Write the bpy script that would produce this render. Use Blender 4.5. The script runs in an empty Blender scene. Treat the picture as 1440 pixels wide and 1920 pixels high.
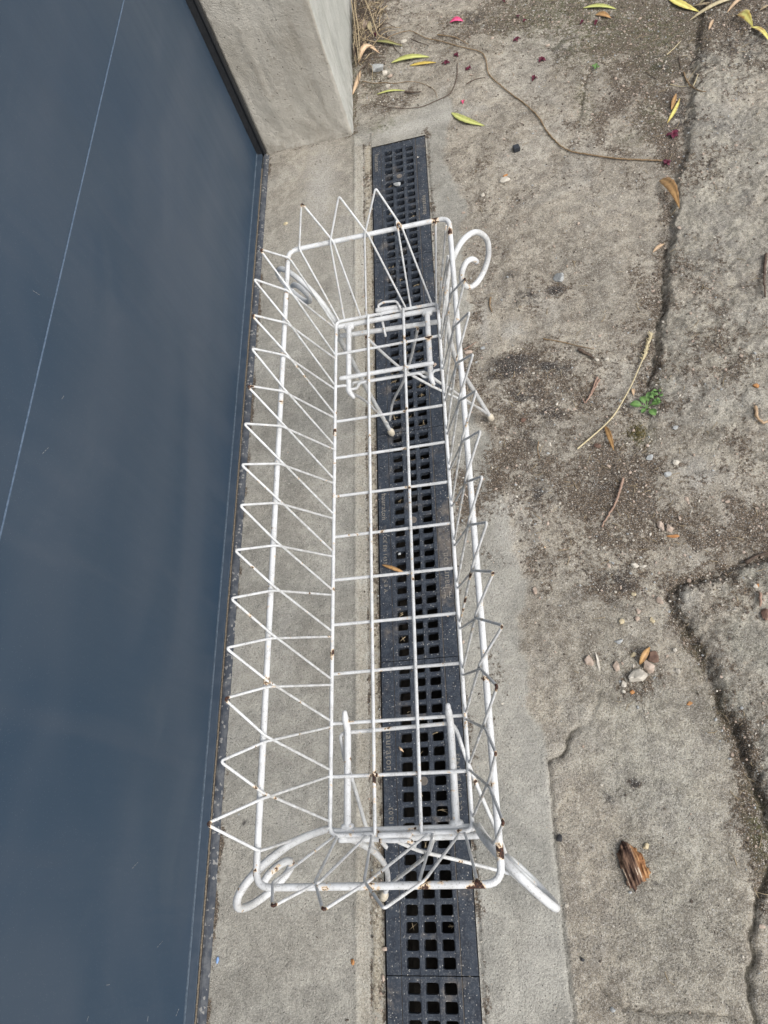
import bpy, bmesh, math, random
import numpy as np
from mathutils import Vector, Matrix, Euler

random.seed(7)
RNG = np.random.default_rng(7)
S = bpy.context.scene
COL = S.collection

# ------------------------------------------------------------------ camera
CAM_F = 1368.51                                    # focal length in pixels of the 1440 x 1920 photograph
CAM_C = np.array([0.32887, 0.15397, 1.31490])
CAM_R = np.array([[0.97006713, -0.01898725, -0.24209349],      # right
                  [-0.12252879, -0.89899749, -0.42046428],     # down
                  [-0.20965798, 0.437542, -0.87441439]])       # forward
cam_d = bpy.data.cameras.new("camera")
cam = bpy.data.objects.new("camera", cam_d)
COL.objects.link(cam)
M = Matrix(((CAM_R[0][0], -CAM_R[1][0], -CAM_R[2][0], CAM_C[0]),
            (CAM_R[0][1], -CAM_R[1][1], -CAM_R[2][1], CAM_C[1]),
            (CAM_R[0][2], -CAM_R[1][2], -CAM_R[2][2], CAM_C[2]),
            (0, 0, 0, 1)))
cam.matrix_world = M
cam_d.sensor_fit = 'VERTICAL'
cam_d.sensor_height = 24.0
cam_d.sensor_width = 18.0
cam_d.lens = CAM_F * 24.0 / 1920.0
cam_d.clip_start = 0.02
cam_d.clip_end = 500
S.camera = cam
S.render.resolution_x = 768
S.render.resolution_y = 1024

# ------------------------------------------------------------------ light: soft overcast day
SUN_EL, SUN_AZ = math.radians(48), math.radians(125)      # azimuth measured clockwise from +Y
w = bpy.data.worlds.new("World")
S.world = w
w.use_nodes = True
nt = w.node_tree
nt.nodes.clear()
out = nt.nodes.new('ShaderNodeOutputWorld')
bg = nt.nodes.new('ShaderNodeBackground')
sky = nt.nodes.new('ShaderNodeTexSky')
sky.sky_type = 'NISHITA'
sky.sun_disc = False
sky.sun_elevation = SUN_EL
sky.sun_rotation = SUN_AZ
sky.air_density = 1.0
sky.dust_density = 3.0
hs = nt.nodes.new('ShaderNodeHueSaturation')
hs.inputs['Saturation'].default_value = 0.35
nt.links.new(sky.outputs[0], hs.inputs['Color'])
nt.links.new(hs.outputs[0], bg.inputs['Color'])
bg.inputs['Strength'].default_value = 0.15
nt.links.new(bg.outputs[0], out.inputs['Surface'])
sun_d = bpy.data.lights.new("sun", 'SUN')
sun_d.energy = 1.2
sun_d.angle = math.radians(24)
sun_d.color = (1.0, 0.965, 0.92)
sun = bpy.data.objects.new("sun", sun_d)
COL.objects.link(sun)
sd = Vector((math.sin(SUN_AZ) * math.cos(SUN_EL), math.cos(SUN_AZ) * math.cos(SUN_EL), math.sin(SUN_EL)))
sun.rotation_euler = sd.to_track_quat('Z', 'Y').to_euler()
sun.location = (2, 1, 4)
S.view_settings.view_transform = 'Standard'
S.view_settings.look = 'None'
S.view_settings.exposure = 0.62
S.view_settings.gamma = 1.0

# ------------------------------------------------------------------ helpers
def at(px, py, z=0.0):
    """world point at height z that the surveyed photograph shows at pixel (px, py)"""
    d = np.array([(px - 720) / CAM_F, (py - 960) / CAM_F, 1.0]) @ CAM_R
    p = CAM_C + d * (z - CAM_C[2]) / d[2]
    return Vector((float(p[0]), float(p[1]), float(p[2])))

def tag(o, label=None, cat=None, group=None, kind=None):
    if label: o['label'] = label
    if cat: o['category'] = cat
    if group: o['group'] = group
    if kind: o['kind'] = kind
    return o

def empty(name, loc=(0, 0, 0)):
    o = bpy.data.objects.new(name, None)
    COL.objects.link(o)
    o.location = loc
    o.empty_display_size = 0.05
    return o

def link_mesh(name, verts, faces, mats, parent=None, smooth=True, mat_idx=None, attrs=None):
    me = bpy.data.meshes.new(name)
    me.from_pydata([tuple(v) for v in verts], [], [tuple(f) for f in faces])
    if not isinstance(mats, (list, tuple)): mats = [mats]
    for m in mats: me.materials.append(m)
    if smooth: me.polygons.foreach_set('use_smooth', [True] * len(me.polygons))
    if mat_idx is not None: me.polygons.foreach_set('material_index', mat_idx)
    if attrs:
        for k, vals in attrs.items():
            a = me.attributes.new(k, 'FLOAT', 'POINT')
            a.data.foreach_set('value', np.asarray(vals, dtype=np.float32))
    me.update()
    o = bpy.data.objects.new(name, me)
    COL.objects.link(o)
    if parent is not None:
        o.parent = parent
        o.matrix_parent_inverse = Matrix.Translation(parent.location).inverted()
    return o

def _hash(ix, iy, seed):
    ix = ix.astype(np.int64) & 0x7fffffff
    iy = iy.astype(np.int64) & 0x7fffffff
    n = (ix * 374761393 + iy * 668265263 + seed * 974634777) & 0xffffffff
    n = ((n ^ (n >> 13)) * 1274126177) & 0xffffffff
    return ((n ^ (n >> 16)) & 0xffffff) / float(0xffffff)

def vnoise(x, y, seed):
    x0 = np.floor(x); y0 = np.floor(y)
    fx = x - x0; fy = y - y0
    fx = fx * fx * (3 - 2 * fx); fy = fy * fy * (3 - 2 * fy)
    a = _hash(x0, y0, seed); b = _hash(x0 + 1, y0, seed)
    c = _hash(x0, y0 + 1, seed); d = _hash(x0 + 1, y0 + 1, seed)
    return (a * (1 - fx) + b * fx) * (1 - fy) + (c * (1 - fx) + d * fx) * fy

def fbm(x, y, scale, octv=4, seed=1):
    s = 0; a = 1; t = 0
    for k in range(octv):
        s = s + a * vnoise(x * scale * 2 ** k + 13.7 * k, y * scale * 2 ** k + 7.3 * k, seed + k)
        t += a; a *= 0.5
    return s / t

def sstep(a, b, x):
    t = np.clip((x - a) / (b - a), 0, 1)
    return t * t * (3 - 2 * t)

def dist_poly(x, y, pts):
    d = np.full(x.shape, 1e9)
    for (ax, ay), (bx, by) in zip(pts[:-1], pts[1:]):
        ux, uy = bx - ax, by - ay
        L = ux * ux + uy * uy + 1e-12
        t = np.clip(((x - ax) * ux + (y - ay) * uy) / L, 0, 1)
        d = np.minimum(d, np.hypot(x - ax - t * ux, y - ay - t * uy))
    return d

def inside(x, y, pts):
    r = np.zeros(x.shape, bool)
    n = len(pts)
    for i in range(n):
        x1, y1 = pts[i]; x2, y2 = pts[(i + 1) % n]
        if y1 == y2: continue
        c = ((y1 > y) != (y2 > y)) & (x < (x2 - x1) * (y - y1) / (y2 - y1) + x1)
        r ^= c
    return r

def P(l): return [tuple(at(a, b))[:2] for a, b in l]

# ---- materials -------------------------------------------------------
class NT:
    def __init__(s, name):
        s.m = bpy.data.materials.new(name); s.m.use_nodes = True
        s.t = s.m.node_tree; s.n = s.t.nodes; s.l = s.t.links
        s.b = s.n['Principled BSDF']
    def node(s, typ, **kw):
        n = s.n.new(typ)
        for k, v in kw.items(): setattr(n, k, v)
        return n
    def val(s, x):
        return x
    def put(s, sock, v):
        if isinstance(v, bpy.types.NodeSocket): s.l.new(v, sock)
        else: sock.default_value = v
    def math(s, op, a, b=None, c=None, clamp=False):
        n = s.node('ShaderNodeMath', operation=op, use_clamp=clamp)
        s.put(n.inputs[0], a)
        if b is not None: s.put(n.inputs[1], b)
        if c is not None: s.put(n.inputs[2], c)
        return n.outputs[0]
    def mix(s, f, a, b):
        n = s.node('ShaderNodeMix', data_type='RGBA')
        s.put(n.inputs[0], f)
        s.put(n.inputs[6], a if isinstance(a, bpy.types.NodeSocket) else (*a, 1))
        s.put(n.inputs[7], b if isinstance(b, bpy.types.NodeSocket) else (*b, 1))
        return n.outputs[2]
    def obj(s):
        if not hasattr(s, '_tc'): s._tc = s.node('ShaderNodeTexCoord')
        return s._tc.outputs['Object']
    def noise(s, scale, detail=4, rough=0.55, vec=None, dist=0):
        n = s.node('ShaderNodeTexNoise')
        n.inputs['Scale'].default_value = scale; n.inputs['Detail'].default_value = detail
        n.inputs['Roughness'].default_value = rough; n.inputs['Distortion'].default_value = dist
        s.l.new(vec if vec is not None else s.obj(), n.inputs['Vector'])
        return n.outputs[0]
    def voro(s, scale, out='Distance', feature='F1', vec=None):
        n = s.node('ShaderNodeTexVoronoi', feature=feature)
        n.inputs['Scale'].default_value = scale
        s.l.new(vec if vec is not None else s.obj(), n.inputs['Vector'])
        return n.outputs[out]
    def step(s, x, a, b):
        n = s.node('ShaderNodeMapRange', interpolation_type='SMOOTHSTEP')
        s.put(n.inputs[0], x); n.inputs[1].default_value = a; n.inputs[2].default_value = b
        return n.outputs[0]
    def attr(s, name):
        n = s.node('ShaderNodeAttribute', attribute_name=name)
        return n.outputs['Fac']
    def scalevec(s, v):
        n = s.node('ShaderNodeMapping'); n.inputs['Scale'].default_value = v
        s.l.new(s.obj(), n.inputs[0]); return n.outputs[0]
    def sepx(s, sock, ch):
        n = s.node('ShaderNodeSeparateColor'); s.l.new(sock, n.inputs[0]); return n.outputs[ch]
    def bump(s, h, strength=0.5, dist=0.001, prev=None):
        n = s.node('ShaderNodeBump'); n.inputs['Strength'].default_value = strength
        n.inputs['Distance'].default_value = dist
        s.l.new(h, n.inputs['Height'])
        if prev: s.l.new(prev, n.inputs['Normal'])
        return n.outputs[0]
    def done(s, color, rough=0.8, normal=None, spec=0.5, metal=0.0):
        s.put(s.b.inputs['Base Color'], color if isinstance(color, bpy.types.NodeSocket) else (*color, 1))
        s.put(s.b.inputs['Roughness'], rough)
        s.put(s.b.inputs['Specular IOR Level'], spec)
        s.put(s.b.inputs['Metallic'], metal)
        if normal: s.l.new(normal, s.b.inputs['Normal'])
        return s.m

def mat_ground():
    k = NT('ground_concrete')
    n1 = k.noise(7, 6, 0.62, dist=0.4); n2 = k.noise(38, 6, 0.68, dist=0.3); n3 = k.noise(260, 4, 0.7); n5 = k.noise(620, 2, 0.6)
    big = k.step(n1, 0.42, 0.58); mid = k.step(n2, 0.42, 0.58); fin = k.step(n3, 0.36, 0.64)
    wm = k.attr('warm')
    A = k.mix(big, (0.318, 0.316, 0.283), (0.425, 0.415, 0.368))
    B = k.mix(big, (0.270, 0.228, 0.172), (0.440, 0.385, 0.300))
    B = k.mix(k.attr('grey'), B, k.mix(big, (0.215, 0.208, 0.165), (0.36, 0.345, 0.278)))
    c = k.mix(wm, A, B)
    cloud = k.noise(3.6, 5, 0.62, dist=0.8)
    c = k.mix(k.math('MULTIPLY', k.step(cloud, 0.46, 0.62), 0.42), c, (0.180, 0.170, 0.145))
    c = k.mix(k.math('MULTIPLY', k.step(cloud, 0.48, 0.36), 0.30), c, (0.50, 0.49, 0.45))
    br_ = k.noise(1.0, 5, 0.65, k.scalevec((22, 130, 20)), dist=.6)
    c = k.mix(k.math('MULTIPLY', k.step(br_, 0.52, 0.66), k.math('SUBTRACT', 0.26, k.math('MULTIPLY', wm, 0.22))), c, (0.16, 0.155, 0.14))
    amt = k.math('ADD', 0.16, k.math('MULTIPLY', wm, 0.30))
    c = k.mix(k.math('MULTIPLY', mid, amt), c, (0.135, 0.112, 0.082))
    c = k.mix(k.math('MULTIPLY', k.step(n2, 0.56, 0.42), k.math('MULTIPLY', amt, 0.7)), c, (0.52, 0.48, 0.39))
    pm = k.math('MULTIPLY', k.attr('pale'), k.step(k.math('ADD', n2, k.math('MULTIPLY', k.attr('pale'), 0.30)), 0.50, 0.66))
    c = k.mix(k.math('MULTIPLY', pm, 0.72), c, (0.52, 0.50, 0.45))
    sm = k.math('MULTIPLY', k.attr('sand'), k.step(n2, 0.30, 0.5))
    c = k.mix(sm, c, k.mix(fin, (0.34, 0.295, 0.215), (0.50, 0.445, 0.345)))
    # fine aggregate
    c = k.mix(k.math('MULTIPLY', k.step(n3, 0.50, 0.66), k.math('ADD', 0.24, k.math('MULTIPLY', wm, 0.20))), c, (0.47, 0.45, 0.41))
    c = k.mix(k.math('MULTIPLY', k.step(n3, 0.50, 0.36), k.math('ADD', 0.28, k.math('MULTIPLY', wm, 0.24))), c, (0.085, 0.080, 0.072))
    c = k.mix(k.math('MULTIPLY', k.step(n5, 0.52, 0.68), 0.30), c, (0.50, 0.48, 0.44))
    c = k.mix(k.math('MULTIPLY', k.step(n5, 0.48, 0.34), k.math('ADD', 0.22, k.math('MULTIPLY', wm, 0.18))), c, (0.07, 0.065, 0.06))
    # dirt film, broken up at three scales
    d0 = k.attr('dirt')
    dn = k.math('ADD', k.math('MULTIPLY', k.step(k.noise(16, 7, 0.70, dist=0.5), 0.34, 0.66), 0.42), k.math('MULTIPLY', k.step(k.noise(120, 5, 0.72), 0.34, 0.66), 0.40))
    dm = k.step(k.math('ADD', dn, k.math('MULTIPLY', d0, 0.88)), 0.74, 1.02)
    dcol = k.mix(k.step(k.noise(330, 3, 0.6), 0.4, 0.62), (0.038, 0.028, 0.021), (0.160, 0.118, 0.080))
    c = k.mix(k.math('MULTIPLY', dm, 0.90), c, dcol)
    st = k.attr('stain')
    sm2 = k.step(k.math('ADD', k.math('MULTIPLY', mid, 0.4), k.math('ADD', k.math('MULTIPLY', fin, 0.25), st)), 0.55, 1.15)
    c = k.mix(k.math('MULTIPLY', sm2, 0.80), c, (0.030, 0.027, 0.027))
    # moss
    mm = k.math('MULTIPLY', k.attr('moss'), k.step(k.noise(60, 6, 0.7), 0.42, 0.58))
    c = k.mix(k.math('MULTIPLY', mm, 0.75), c, k.mix(fin, (0.040, 0.046, 0.016), (0.125, 0.130, 0.055)))
    # white and dark grains
    vc = k.voro(420, 'Color'); vd = k.voro(420, 'Distance')
    r = k.sepx(vc, 0); g = k.sepx(vc, 1)
    thr = k.math('SUBTRACT', 0.985, k.math('MULTIPLY', k.math('MAXIMUM', d0, st), 0.13))
    wg = k.math('MULTIPLY', k.math('GREATER_THAN', r, thr), k.step(vd, 0.45, 0.25))
    c = k.mix(k.math('MULTIPLY', wg, 0.9), c, k.mix(g, (0.66, 0.62, 0.56), (0.40, 0.32, 0.24)))
    bg_ = k.math('MULTIPLY', k.math('LESS_THAN', r, 0.04), k.step(vd, 0.5, 0.25))
    c = k.mix(k.math('MULTIPLY', bg_, 0.85), c, (0.028, 0.025, 0.023))
    v2 = k.voro(1100, 'Color'); rr = k.sepx(v2, 0)
    c = k.mix(k.math('MULTIPLY', k.math('GREATER_THAN', rr, 0.90), k.math('ADD', 0.22, k.math('MULTIPLY', wm, 0.25))), c, (0.58, 0.56, 0.52))
    c = k.mix(k.math('MULTIPLY', k.math('LESS_THAN', rr, 0.14), k.math('ADD', 0.22, k.math('MULTIPLY', wm, 0.28))), c, (0.045, 0.042, 0.038))
    ck = k.attr('crack')
    cm = k.step(k.math('ADD', ck, k.math('MULTIPLY', k.math('SUBTRACT', n3, 0.5), 1.4)), 0.50, 0.85)
    c = k.mix(k.math('MULTIPLY', cm, 0.80), c, (0.048, 0.043, 0.031))
    h = k.math('ADD', k.math('MULTIPLY', n3, 1.6), k.math('MULTIPLY', k.math('SUBTRACT', 1.0, vd), 0.5))
    h = k.math('ADD', h, k.math('MULTIPLY', n5, 0.8))
    nrm = k.bump(h, 0.85, 0.0018)
    nrm = k.bump(n2, 0.6, 0.007, nrm)
    return k.done(c, k.math('SUBTRACT', 0.95, k.math('MULTIPLY', n2, 0.1)), nrm, 0.2)

def mat_render(name, ca, cb, cstain):
    k = NT(name)
    n1 = k.noise(6, 5, 0.6); n2 = k.noise(38, 5, 0.65); n3 = k.noise(300, 3, 0.65)
    c = k.mix(k.step(n1, 0.3, 0.7), ca, cb)
    c = k.mix(k.math('MULTIPLY', k.step(n2, 0.5, 0.75), 0.4), c, cstain)
    st = k.noise(1.0, 4, 0.6, k.scalevec((30, 30, 4)))
    c = k.mix(k.math('MULTIPLY', k.step(st, 0.52, 0.72), 0.45), c, cstain)
    c = k.mix(k.math('MULTIPLY', k.step(n3, 0.55, 0.75), 0.35), c, (0.50, 0.47, 0.42))
    c = k.mix(k.math('MULTIPLY', k.step(n3, 0.45, 0.28), 0.35), c, (0.14, 0.125, 0.10))
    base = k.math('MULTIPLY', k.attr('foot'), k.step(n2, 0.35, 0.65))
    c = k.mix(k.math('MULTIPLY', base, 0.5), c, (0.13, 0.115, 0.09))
    pv = k.voro(150, 'Color'); pd = k.voro(150)
    pit = k.math('MULTIPLY', k.math('GREATER_THAN', k.sepx(pv, 0), 0.93), k.step(pd, 0.32, 0.12))
    c = k.mix(k.math('MULTIPLY', pit, 0.7), c, (0.13, 0.115, 0.09))
    n4 = k.noise(4.5, 5, 0.7, dist=.6)
    c = k.mix(k.math('MULTIPLY', k.step(n4, 0.52, 0.68), 0.5), c, tuple(x * .62 for x in ca))
    n = k.bump(k.math('ADD', n3, k.math('MULTIPLY', n2, 1.5)), 0.9, 0.003)
    n = k.bump(k.math('MULTIPLY', pit, -1), 0.8, 0.002, n)
    return k.done(c, 0.92, n, 0.2)

def mat_white():
    k = NT('white_paint')
    n = k.noise(620, 3, 0.7); m = k.noise(60, 3, 0.6)
    c = k.mix(k.step(m, 0.35, 0.7), (0.66, 0.672, 0.676), (0.55, 0.555, 0.55))
    c = k.mix(k.math('MULTIPLY', k.step(n, 0.56, 0.64), k.math('ADD', 0.25, k.math('MULTIPLY', k.step(m, .42, .6), .45))), c, (0.20, 0.195, 0.18))
    gr = k.math('MULTIPLY', k.attr('grime_shade'), k.step(k.noise(150, 4, 0.7), 0.30, 0.66))
    c = k.mix(k.math('MULTIPLY', gr, 0.8), c, (0.25, 0.235, 0.205))  # dirt; low on the side wires also shade put into the colour
    ru = k.math('MAXIMUM', k.attr('rust'), k.math('MULTIPLY', k.step(k.noise(55, 4, .65), 0.58, 0.70), 0.50))
    x = k.math('MULTIPLY', k.step(ru, 0.0, 0.15), k.math('ADD', ru, k.math('MULTIPLY', k.math('SUBTRACT', k.noise(240, 5, 0.75), 0.5), 2.2)))
    c = k.mix(k.math('MULTIPLY', k.step(x, 0.12, 0.42), 0.85), c, (0.72, 0.52, 0.30))
    c = k.mix(k.step(x, 0.42, 0.50), c, k.mix(k.step(n, .45, .62), (0.022, 0.012, 0.010), (0.085, 0.032, 0.018)))
    b = k.bump(k.math('ADD', k.noise(500, 3, 0.6), k.math('MULTIPLY', x, -1.5)), 0.35, 0.0006)
    rg = k.math('ADD', 0.38, k.math('MULTIPLY', k.step(x, 0.3, 0.6), 0.45))
    return k.done(c, rg, b, 0.45)

def mat_door():
    k = NT('slate_door_paint')
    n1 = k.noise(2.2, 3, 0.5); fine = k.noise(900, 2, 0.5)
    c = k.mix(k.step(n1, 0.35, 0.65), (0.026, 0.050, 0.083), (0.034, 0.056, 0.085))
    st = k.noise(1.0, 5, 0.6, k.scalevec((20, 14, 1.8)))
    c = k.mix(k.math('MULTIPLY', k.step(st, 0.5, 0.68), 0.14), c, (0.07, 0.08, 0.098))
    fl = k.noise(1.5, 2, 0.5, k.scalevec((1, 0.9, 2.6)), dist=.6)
    c = k.mix(k.math('MULTIPLY', k.step(fl, 0.40, 0.66), 0.30), c, (0.072, 0.090, 0.118))  # broad soft patches: dust film and reflections painted into the door colour
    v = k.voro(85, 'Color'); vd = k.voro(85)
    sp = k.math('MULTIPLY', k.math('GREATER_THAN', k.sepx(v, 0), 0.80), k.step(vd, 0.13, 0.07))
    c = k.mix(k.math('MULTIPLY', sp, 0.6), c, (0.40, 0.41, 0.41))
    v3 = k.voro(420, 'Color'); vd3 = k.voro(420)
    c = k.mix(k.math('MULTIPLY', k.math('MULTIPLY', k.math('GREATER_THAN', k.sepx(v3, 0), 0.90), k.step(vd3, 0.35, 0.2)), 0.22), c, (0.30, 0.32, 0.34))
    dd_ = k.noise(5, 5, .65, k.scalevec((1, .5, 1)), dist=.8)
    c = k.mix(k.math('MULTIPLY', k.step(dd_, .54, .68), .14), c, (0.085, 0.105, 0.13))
    rg = k.math('ADD', 0.40, k.math('MULTIPLY', k.step(st, 0.35, 0.7), 0.16))
    b = k.bump(fine, 0.12, 0.0004)
    return k.done(c, rg, b, 0.5)

def simple(name, ca, cb, scale=80, rough=0.7, bump=0.3, bd=0.001, spec=0.4, spec_col=None, thr=(0.3, 0.7), detail=5):
    k = NT(name)
    n = k.noise(scale, detail, 0.62)
    c = k.mix(k.step(n, *thr), ca, cb)
    if spec_col:
        v = k.voro(scale * 4, 'Color')
        c = k.mix(k.math('MULTIPLY', k.math('GREATER_THAN', k.sepx(v, 0), 0.9), 0.6), c, spec_col)
    b = k.bump(n, bump, bd)
    return k.done(c, rough, b, spec)

def mat_grate():
    k = NT('cast_grate')
    n = k.noise(60, 5, 0.65); f = k.noise(380, 3, 0.65)
    c = k.mix(k.step(n, 0.3, 0.7), (0.014, 0.019, 0.029), (0.034, 0.044, 0.060))
    c = k.mix(k.math('MULTIPLY', k.step(f, 0.50, 0.66), 0.55), c, (0.115, 0.122, 0.130))
    dn = k.math('ADD', k.noise(14, 4, 0.65), k.math('MULTIPLY', k.noise(120, 4, 0.7), 0.35))
    c = k.mix(k.math('MULTIPLY', k.step(k.math('ADD', dn, k.math('MULTIPLY', k.attr('dust'), 0.55)), 0.78, 1.04), 0.70), c,
              k.mix(f, (0.13, 0.108, 0.085), (0.25, 0.215, 0.175)))
    v = k.voro(700, 'Color')
    c = k.mix(k.math('MULTIPLY', k.math('GREATER_THAN', k.sepx(v, 0), 0.985), 0.7), c, (0.45, 0.43, 0.39))
    b = k.bump(k.math('ADD', n, f), 0.4, 0.0008)
    return k.done(c, 0.55, b, 0.4)

def mat_leaf(name, ca, cb, tip=None):
    k = NT(name)
    n = k.noise(120, 4, 0.6)
    c = k.mix(k.step(n, 0.3, 0.7), ca, cb)
    if tip:
        c = k.mix(k.math('MULTIPLY', k.step(k.noise(35, 3, 0.6), 0.48, 0.62), 0.85), c, tip)
    e = k.attr('vein')
    c = k.mix(k.math('MULTIPLY', e, 0.45), c, tuple(min(1, x * 1.9) for x in cb))
    b = k.bump(n, 0.3, 0.0005)
    return k.done(c, 0.55, b, 0.4)

MG = mat_ground()
MWHITE = mat_white()
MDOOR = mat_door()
MGRATE = mat_grate()
MWALL_F = mat_render('wall_render_beige', (0.38, 0.355, 0.305), (0.50, 0.475, 0.42), (0.25, 0.228, 0.185))
MWALL_S = mat_render('wall_render_pale', (0.42, 0.425, 0.39), (0.52, 0.52, 0.48), (0.29, 0.295, 0.25))
MRUBBER = simple('black_rubber', (0.013, 0.014, 0.016), (0.024, 0.025, 0.027), 200, 0.55, 0.2)
MSEAL = simple('dusty_rubber', (0.035, 0.042, 0.055), (0.12, 0.125, 0.13), 60, 0.8, 0.4, 0.001, spec_col=(0.3, 0.29, 0.27), thr=(0.35, 0.8))
MLIP = simple('door_lip_paint', (0.030, 0.047, 0.070), (0.045, 0.062, 0.085), 40, 0.45, 0.1)
MSANDLINE = simple('sand_in_gap', (0.10, 0.082, 0.060), (0.22, 0.185, 0.14), 300, 0.95, 0.6)
MEDGE = simple('worn_door_edge', (0.055, 0.078, 0.105), (0.11, 0.14, 0.175), 200, 0.45, 0.1)
MTROUGH = simple('drain_mud', (0.018, 0.016, 0.014), (0.05, 0.043, 0.035), 40, 0.9, 0.6, 0.004)
MDUST = simple('dusty_lettering', (0.14, 0.135, 0.12), (0.26, 0.235, 0.20), 200, 0.85, 0.4)
MCAP = simple('cream_rubber_cap', (0.45, 0.40, 0.31), (0.58, 0.52, 0.42), 150, 0.65, 0.3)
MBLACK = simple('black_plastic', (0.018, 0.021, 0.027), (0.035, 0.04, 0.048), 200, 0.5, 0.2)
MTWIG = simple('brown_twig', (0.16, 0.105, 0.055), (0.30, 0.21, 0.12), 250, 0.8, 0.5)
MTWIGD = simple('dark_twig', (0.055, 0.04, 0.03), (0.14, 0.10, 0.075), 250, 0.85, 0.5)
MTWIGP = simple('pinkish_twig', (0.24, 0.15, 0.11), (0.36, 0.25, 0.19), 250, 0.85, 0.5)
MSTRAW = simple('pale_straw', (0.42, 0.35, 0.20), (0.60, 0.52, 0.34), 200, 0.7, 0.4)
MSTRAWD = simple('old_straw', (0.24, 0.185, 0.11), (0.42, 0.34, 0.22), 150, 0.8, 0.4)
MLY = mat_leaf('leaf_yellow_green', (0.30, 0.32, 0.085), (0.45, 0.46, 0.16))
MLO = mat_leaf('leaf_olive_yellow', (0.38, 0.26, 0.05), (0.50, 0.38, 0.09))
MLYO = mat_leaf('leaf_yellow_brown', (0.50, 0.42, 0.10), (0.62, 0.55, 0.18), (0.34, 0.17, 0.06))
MLB = mat_leaf('leaf_brown', (0.23, 0.125, 0.05), (0.40, 0.24, 0.10))
MLT = mat_leaf('leaf_tan', (0.36, 0.24, 0.14), (0.52, 0.38, 0.25))
MLG = mat_leaf('leaf_fresh_green', (0.055, 0.125, 0.03), (0.11, 0.20, 0.055))
MPINK = mat_leaf('petal_pink', (0.42, 0.015, 0.09), (0.68, 0.10, 0.22))
MMAROON = mat_leaf('petal_maroon', (0.055, 0.005, 0.017), (0.13, 0.012, 0.035))
MSTW = simple('stone_white', (0.42, 0.385, 0.325), (0.58, 0.54, 0.465), 90, 0.85, 0.5, 0.002)
MSTP = simple('stone_pink', (0.33, 0.255, 0.20), (0.46, 0.375, 0.31), 90, 0.85, 0.5, 0.002)
MSTG = simple('stone_grey', (0.24, 0.25, 0.25), (0.42, 0.43, 0.42), 90, 0.85, 0.5, 0.002)
MSTB = simple('stone_brown', (0.10, 0.06, 0.045), (0.20, 0.125, 0.09), 90, 0.9, 0.5, 0.002)
MSTD = simple('stone_dark', (0.025, 0.025, 0.027), (0.06, 0.06, 0.062), 90, 0.8, 0.5, 0.002)
MSTO = simple('stone_orange', (0.34, 0.15, 0.05), (0.46, 0.24, 0.10), 90, 0.8, 0.4, 0.002)
MSTC = simple('stone_cream', (0.42, 0.35, 0.22), (0.56, 0.48, 0.33), 90, 0.85, 0.4, 0.002)
MCABLE = simple('blue_fleck', (0.15, 0.25, 0.45), (0.25, 0.38, 0.62), 90, 0.7, 0.2)

# ------------------------------------------------------------------ ground
CH_W, CH_END = 0.149, 1.920
DOOR_X = -0.334
WALL_Y, WALL_X = 2.000, -0.053

def axis(lo, hi, step, far, snaps):
    a = list(np.arange(lo, hi + 1e-9, step))
    for s_ in snaps:
        i = int(np.argmin([abs(v - s_) for v in a])); a[i] = s_
    g = step; v = a[0]; pre = []
    while v > -far:
        g *= 1.35; v -= g; pre.append(v)
    g = step; v = a[-1]; post = []
    while v < far:
        g *= 1.35; v += g; post.append(v)
    return np.array(pre[::-1] + a + post)

gx = axis(-0.345, 1.13, 0.003, 40, [0.0, CH_W])
gy = axis(-0.12, 2.70, 0.003, 40, [CH_END])
X, Y = np.meshgrid(gx, gy)

KERB1 = P([(1330, -60), (1312, 40), (1298, 120), (1290, 190), (1281, 290), (1262, 350), (1258, 420), (1246, 500), (1243, 560), (1230, 640), (1222, 700), (1216, 780), (1208, 840)])
KERB2 = P([(1560, 1010), (1440, 1040), (1385, 1062), (1330, 1078), (1275, 1093), (1256, 1108), (1268, 1160), (1290, 1196), (1318, 1240), (1338, 1290), (1352, 1330), (1385, 1390), (1402, 1440), (1420, 1500), (1450, 1570), (1490, 1700)])
CR3 = P([(1470, 1570), (1446, 1620), (1420, 1700), (1405, 1760), (1415, 1790), (1403, 1830), (1408, 1880), (1425, 1960)])
CR4 = P([(1122, 1850), (1150, 1878), (1190, 1897), (1230, 1902), (1300, 1900), (1370, 1906)])
JOINT = P([(1084, 2000), (1074, 1900), (1060, 1780), (1052, 1700), (1043, 1610), (1036, 1530), (1030, 1450), (1026, 1425)])
CR5 = P([(1026, 1425), (1052, 1418), (1062, 1405), (1063, 1385), (1082, 1367), (1103, 1358), (1110, 1340), (1120, 1315), (1122, 1300)])
CR6 = P([(1118, 118), (1098, 150), (1092, 180), (1088, 215), (1080, 245), (1070, 268), (1092, 272), (1120, 276), (1160, 288), (1200, 290)])
CR7 = P([(1112, 1352), (1135, 1360), (1150, 1375), (1165, 1390)])
CR8 = P([(1030, 700 - 20), (1075, 600)])
CRL = P([(408, 1795), (440, 1797), (455, 1806), (480, 1808), (510, 1800), (525, 1793), (545, 1798), (560, 1806), (600, 1812), (650, 1815), (662, 1807), (682, 1808)])
CRL2 = P([(424, 1735), (427, 1765), (420, 1800)])
CRF = P([(697, 262), (720, 235), (732, 205), (742, 180)])
def jit(a, s): return a + (fbm(X, Y, 60, 3, s) - 0.5) * 0.018 + (fbm(X, Y, 220, 2, s + 9) - 0.5) * 0.006

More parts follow.
